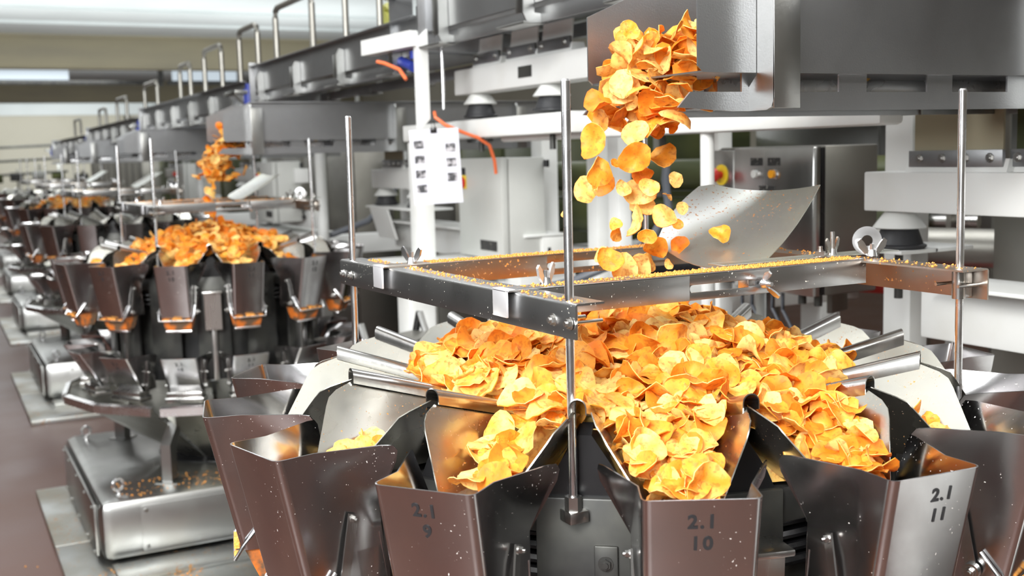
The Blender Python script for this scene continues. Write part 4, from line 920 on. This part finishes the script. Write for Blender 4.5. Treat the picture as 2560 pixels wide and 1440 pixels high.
STREAM = [(1.052, 1.693, 1.758, 0.0266), (1.077, 1.725, 1.73, 0.02), (1.051, 1.705, 1.693, 0.0296), (1.116, 1.716, 1.739, 0.0251), (1.148, 1.705, 1.756, 0.0323), (1.093, 1.638, 1.709, 0.0242), (1.086, 1.627, 1.665, 0.0275), (1.193, 1.703, 1.668, 0.0292), (1.109, 1.651, 1.64, 0.021), (1.045, 1.68, 1.642, 0.0266), (1.078, 1.78, 1.61, 0.0258), (1.087, 1.698, 1.653, 0.01), (1.095, 1.747, 1.618, 0.0219), (1.098, 1.687, 1.61, 0.0142), (1.137, 1.692, 1.603, 0.0273), (1.114, 1.627, 1.612, 0.0174), (1.195, 1.664, 1.623, 0.0144), (1.199, 1.695, 1.593, 0.011), (1.123, 1.674, 1.551, 0.0271), (1.146, 1.7, 1.581, 0.0232), (1.096, 1.708, 1.533, 0.018), (1.126, 1.601, 1.564, 0.0242), (1.202, 1.669, 1.543, 0.0102), (1.15, 1.664, 1.503, 0.0215), (1.116, 1.639, 1.528, 0.0155), (1.034, 1.634, 1.492, 0.022), (1.084, 1.74, 1.488, 0.0161), (1.088, 1.673, 1.471, 0.0249), (1.132, 1.689, 1.47, 0.0231), (1.158, 1.701, 1.474, 0.0183), (1.178, 1.665, 1.472, 0.0101), (1.225, 1.687, 1.57, 0.0117), (1.075, 1.678, 1.549, 0.0127), (1.192, 1.651, 1.507, 0.0173), (1.258, 1.619, 1.524, 0.018), (1.034, 1.787, 1.565, 0.0066), (1.161, 1.755, 1.878, 0.0263), (1.114, 1.653, 1.86, 0.0277), (1.088, 1.67, 1.848, 0.0236), (1.149, 1.655, 1.871, 0.0251), (1.237, 1.73, 1.877, 0.025), (1.208, 1.659, 1.866, 0.0241), (1.148, 1.716, 1.839, 0.0287), (1.144, 1.667, 1.841, 0.0267), (1.186, 1.678, 1.843, 0.0285), (1.198, 1.652, 1.841, 0.0254), (1.203, 1.642, 1.823, 0.024), (1.237, 1.659, 1.803, 0.0258), (1.247, 1.654, 1.807, 0.0215), (1.128, 1.768, 1.821, 0.022), (1.132, 1.732, 1.829, 0.0216), (1.176, 1.746, 1.816, 0.0308), (1.197, 1.725, 1.818, 0.0277), (1.23, 1.728, 1.815, 0.028), (1.219, 1.682, 1.801, 0.0245), (1.086, 1.668, 1.793, 0.0236), (1.162, 1.739, 1.787, 0.0292), (1.194, 1.74, 1.791, 0.0294), (1.211, 1.721, 1.786, 0.0278), (1.202, 1.671, 1.776, 0.0215), (1.181, 1.703, 1.763, 0.026), (1.158, 1.634, 1.753, 0.0237), (1.171, 1.727, 1.768, 0.0248), (1.174, 1.681, 1.737, 0.0215), (1.166, 1.639, 1.732, 0.0182), (1.164, 1.607, 1.752, 0.0138), (1.177, 1.723, 1.736, 0.0248), (1.161, 1.774, 1.891, 0.0192), (1.1, 1.662, 1.885, 0.0166), (1.249, 1.698, 1.881, 0.0189), (1.153, 1.663, 1.716, 0.017), (1.159, 1.618, 1.714, 0.0111), (1.104, 1.677, 1.769, 0.0211), (1.125, 1.742, 1.776, 0.0174), (1.24, 1.699, 1.777, 0.0161), (1.186, 1.606, 1.85, 0.0207)]
nst = len(STREAM); keep = 298 - nst
ind = pri + rest[:keep-len(pri)]; left = rest[keep-len(pri):]
LAB = {'heap': ('crinkled orange potato chip lying in the large near heap', 'chips on the surface of the near heap'),
       'pan10': ('chip standing among the closely packed chips right above the centre front hopper', 'chips in the trough above hopper 10'),
       'pan11': ('deep orange chip packed in the pan to the right of the rod-free front trough', 'chips in the trough above hopper 11'),
       'pan9': ('golden potato chip sliding down the trough above hopper number 9', 'chips in the trough above hopper 9'),
       'pan8': ('golden potato chip in the half-empty trough left of hopper number 9', 'chips in the trough left of hopper 9')}
for idx, m, tg in ind:
    o = bpy.data.objects.new('potato_chip', CH[idx]); COL.objects.link(o); o.matrix_world = m; tag(o, LAB[tg][0], 'chip', LAB[tg][1])
for i, (x, y, z, r) in enumerate(STREAM):
    o = bpy.data.objects.new('potato_chip', CH[rg.randrange(14)]); COL.objects.link(o)
    # most falling chips turn a broad face to the light
    q = Vector((-.55, -.8, .15)) + Vector([rg.gauss(0, .45) for _ in range(3)])
    o.matrix_world = Matrix.Translation((x, y, z)) @ q.to_track_quat('Z', 'Y').to_matrix().to_4x4() @ Matrix.Rotation(rg.uniform(0, 6.3), 4, 'Z') @ Matrix.Scale(r/.028, 4)
    uq = {2: 'largest golden chip falling just right of the nearest steel rod', 9: 'golden chip in mid air beside the rod, below the largest one', 10: 'golden chip in mid air touching the nearest steel rod in view', 33: 'small chip bouncing off the left end of the curved deflector plate', 34: 'small chip tumbling in front of the middle of the deflector plate', 35: 'tiny chip fragment left of the nearest steel rod', 0: 'topmost lone chip left of the falling stream', 23: 'chip falling past the left corner of the deflector plate'}
    if i in uq: tag(o, uq[i], 'chip')
    elif z > 1.74: tag(o, 'potato chip tumbling over the lip of the big upper right tray', 'chip', 'chips at the lip of the near tray')
    else: tag(o, 'golden potato chip falling in mid air above the near heap', 'chip', 'chips falling onto the near heap')
# the under layers of the near heap and every smaller, farther chip: beyond counting
def dome(C, dz, off=-.02, s=1.0):
    V = [(C[0], C[1], heap_z(0, 10) + off + dz)]; F = []; nr, nt = 8, 56
    for i in range(1, nr+1):
        for j in range(nt):
            k = 1 + 14*j/nt; th = math.radians(T0 + (k-10)*360/14); R = rmax(k)*i/nr*.98
            V.append((C[0]+R*math.cos(th), C[1]+R*math.sin(th), heap_z(R, k) + off + dz + (-.06 if i == nr else 0)))
    for j in range(nt): F.append((0, 1+j, 1+(j+1) % nt))
    for i in range(nr-1):
        for j in range(nt): a = 1+i*nt; F.append((a+j, a+nt+j, a+nt+(j+1) % nt, a+(j+1) % nt))
    return V, F
under = heap(C1, -.016, 420, rg) + pan_fill(C1, -.014, 10, .42, .61, 40, rg, Z(-.39), Z(-.445), .9, '') + pan_fill(C1, -.012, 11, .46, .60, 30, rg, Z(-.39), Z(-.445), .9, '')
ci = [(Vector(c), Vector((0, 0, 1))) for c in ()]
items = [(i, m) for i, m, _ in left + under]
o = ob('potato_chip_heap', join('potato_chip_heap', items, CH, [dome(C1, 0, -.028)])); tag(o, 'lower layers and far side of the near potato chip heap', 'chips', kind='stuff')
def far_heap(i, n, lab, scale=1.0, fall=True):
    C = CS[i]; r_ = random.Random(70+i); it = [(a, m) for a, m, _ in heap(C, DZ[i]+.004, n, r_, False)]
    for k in (9, 10, 11): it += [(a, m) for a, m, _ in pan_fill(C, DZ[i], k, .42, .59, 14, r_, Z(-.38), Z(-.43), .9, '', False)]
    for k in (7, 8, 12): it += [(a, m) for a, m, _ in pan_fill(C, DZ[i], k, .42, .58, 6, r_, Z(-.41), Z(-.44), .9, '', False)]
    if fall:
        for q in range(120):
            f = r_.random()**1.3; zz = Z(.095) - .185*f; xx = .10 - .07*f + r_.gauss(0, .038); yy = r_.gauss(0, .05)
            it.append((r_.randrange(6), Matrix.Translation((C[0]+xx, C[1]+yy, zz)) @ rot(r_, r_.uniform(0, 3.1)) @ Matrix.Scale(r_.uniform(.7, 1.1), 4)))
        for xx, zz in ((.02, -.115), (.0, -.14), (.015, -.16), (-.01, -.18), (.0, -.20), (.01, -.215), (.03, -.2), (-.02, -.22), (.0, -.24), (.02, -.25)):
            it.append((r_.randrange(6), Matrix.Translation((C[0]+xx, C[1]+r_.uniform(-.03, .03), Z(zz))) @ rot(r_, r_.uniform(.6, 2.4)) @ Matrix.Scale(r_.uniform(.6, .95), 4)))
    o = ob('potato_chip_heap', join('potato_chip_heap', it, CHL, [dome(C, DZ[i], -.02)])); tag(o, lab, 'chips', kind='stuff')
far_heap(1, 380, 'heap of orange potato chips on the second machine with chips falling onto it')
far_heap(3, 120, 'small orange chip heap on the fourth machine at far left', fall=False)
# chips lying in the mouths of the two trays
for C, dz, lab in ((CS[0], 0, 'chips packed inside the mouth of the near tray'), (CS[1], -.036, 'chips packed inside the mouth of the second tray')):
    r_ = random.Random(9); it = []
    for q in range(110):
        xx = r_.uniform(.075, .7); m = Matrix.Translation((C[0]+xx, C[1]+r_.uniform(-.13, .13), Z(.128)+dz + r_.uniform(.0, .085))) @ rot(r_, abs(r_.gauss(0, .7))) @ Matrix.Scale(r_.uniform(.7, 1.0), 4)
        it.append((r_.randrange(6), m))
    if dz == 0:
        for q in range(75):
            f = q/75; it.append((r_.randrange(6), Matrix.Translation((C[0]+.095-.02*f+r_.gauss(0, .030), C[1]+r_.uniform(-.12, .12), Z(.20)-.16*f)) @ rot(r_, r_.uniform(0, 3.1)) @ Matrix.Scale(r_.uniform(.75, 1.05), 4)))
    tag(ob('tray_chips', join('tray_chips', it, CHL)), lab, 'chips', kind='stuff')
# ------------------------------------------------------------------ crumbs and spice
def crumbs(lab, regions, seed, smax=.004):
    r_ = random.Random(seed); V, F, n0 = [], [], 0
    for (x0, x1, y0, y1, z, n) in regions:
        for i in range(n):
            x, y, s = r_.uniform(x0, x1), r_.uniform(y0, y1), smax*r_.uniform(.2, 1)**1.6
            pts = [(x+s*r_.uniform(.5, 1), y, z), (x-s*.5, y+s*r_.uniform(.5, 1), z), (x-s*.5, y-s*.8, z), (x, y, z+s*r_.uniform(.4, 1.0))]
            V += pts; F += [(n0, n0+1, n0+3), (n0+1, n0+2, n0+3), (n0+2, n0, n0+3), (n0, n0+2, n0+1)]; n0 += 4
    me = bpy.data.meshes.new('crumbs'); me.from_pydata(V, [], F); me.materials.append(M['crumb']); tag(ob('crumbs', me), lab, 'crumbs', kind='stuff')
zt = Z(FZ)+.0035; c = C1
crumbs('orange crumbs and spice scattered along the near guide frame rails', [
    (c[0]-.10, c[0]+.34, c[1]-.228, c[1]-.19, zt, 2600), (c[0]-.3, c[0]-.10, c[1]-.228, c[1]-.19, zt, 220), (c[0]-.26, c[0]+.35, c[1]+.227, c[1]+.27, zt, 2600),
    (c[0]-.325, c[0]-.30, c[1]-.39, c[1]+.40, Z(FZ)+.0005, 420), (c[0]+.345, c[0]+.395, c[1]-.44, c[1]+.44, Z(FZ)+.0005, 500)], 3)
crumbs('orange crumbs lying on the rails of the second guide frame', [(CS[1][0]-.3, CS[1][0]+.35, CS[1][1]+.227, CS[1][1]+.27, zt+.008, 500), (CS[1][0]-.3, CS[1][0]+.35, CS[1][1]-.228, CS[1][1]-.19, zt+.008, 300)], 4, .006)
crumbs('orange chip crumbs spilled on the red floor and plinth at lower left', [(-.35, .30, 3.2, 5.2, .001, 40), (.40, .9, 4.05, 4.7, .032, 500), (.6, 1.2, 4.76, 5.0, Z(-1.378)+.0005, 260)], 6, .008)
crumbs('reddish spice dust stuck to the pans of the near machine', [(c[0]-.42, c[0]-.30, c[1]-.2, c[1]+.3, Z(-.38), 0)] or [], 7)
sg_ = [o for o in COL.objects if o.name == 'warning_sign'][0]
ob('warning_triangle', MB().prism([(3.665, Z(.095)), (3.735, Z(.095)), (3.70, Z(.150))], (0, .002), Matrix.Translation((4.286, 0, 0)) @ Matrix.Rotation(PI/2, 4, 'Z')).mesh('warning_triangle', 'yellow'), sg_)
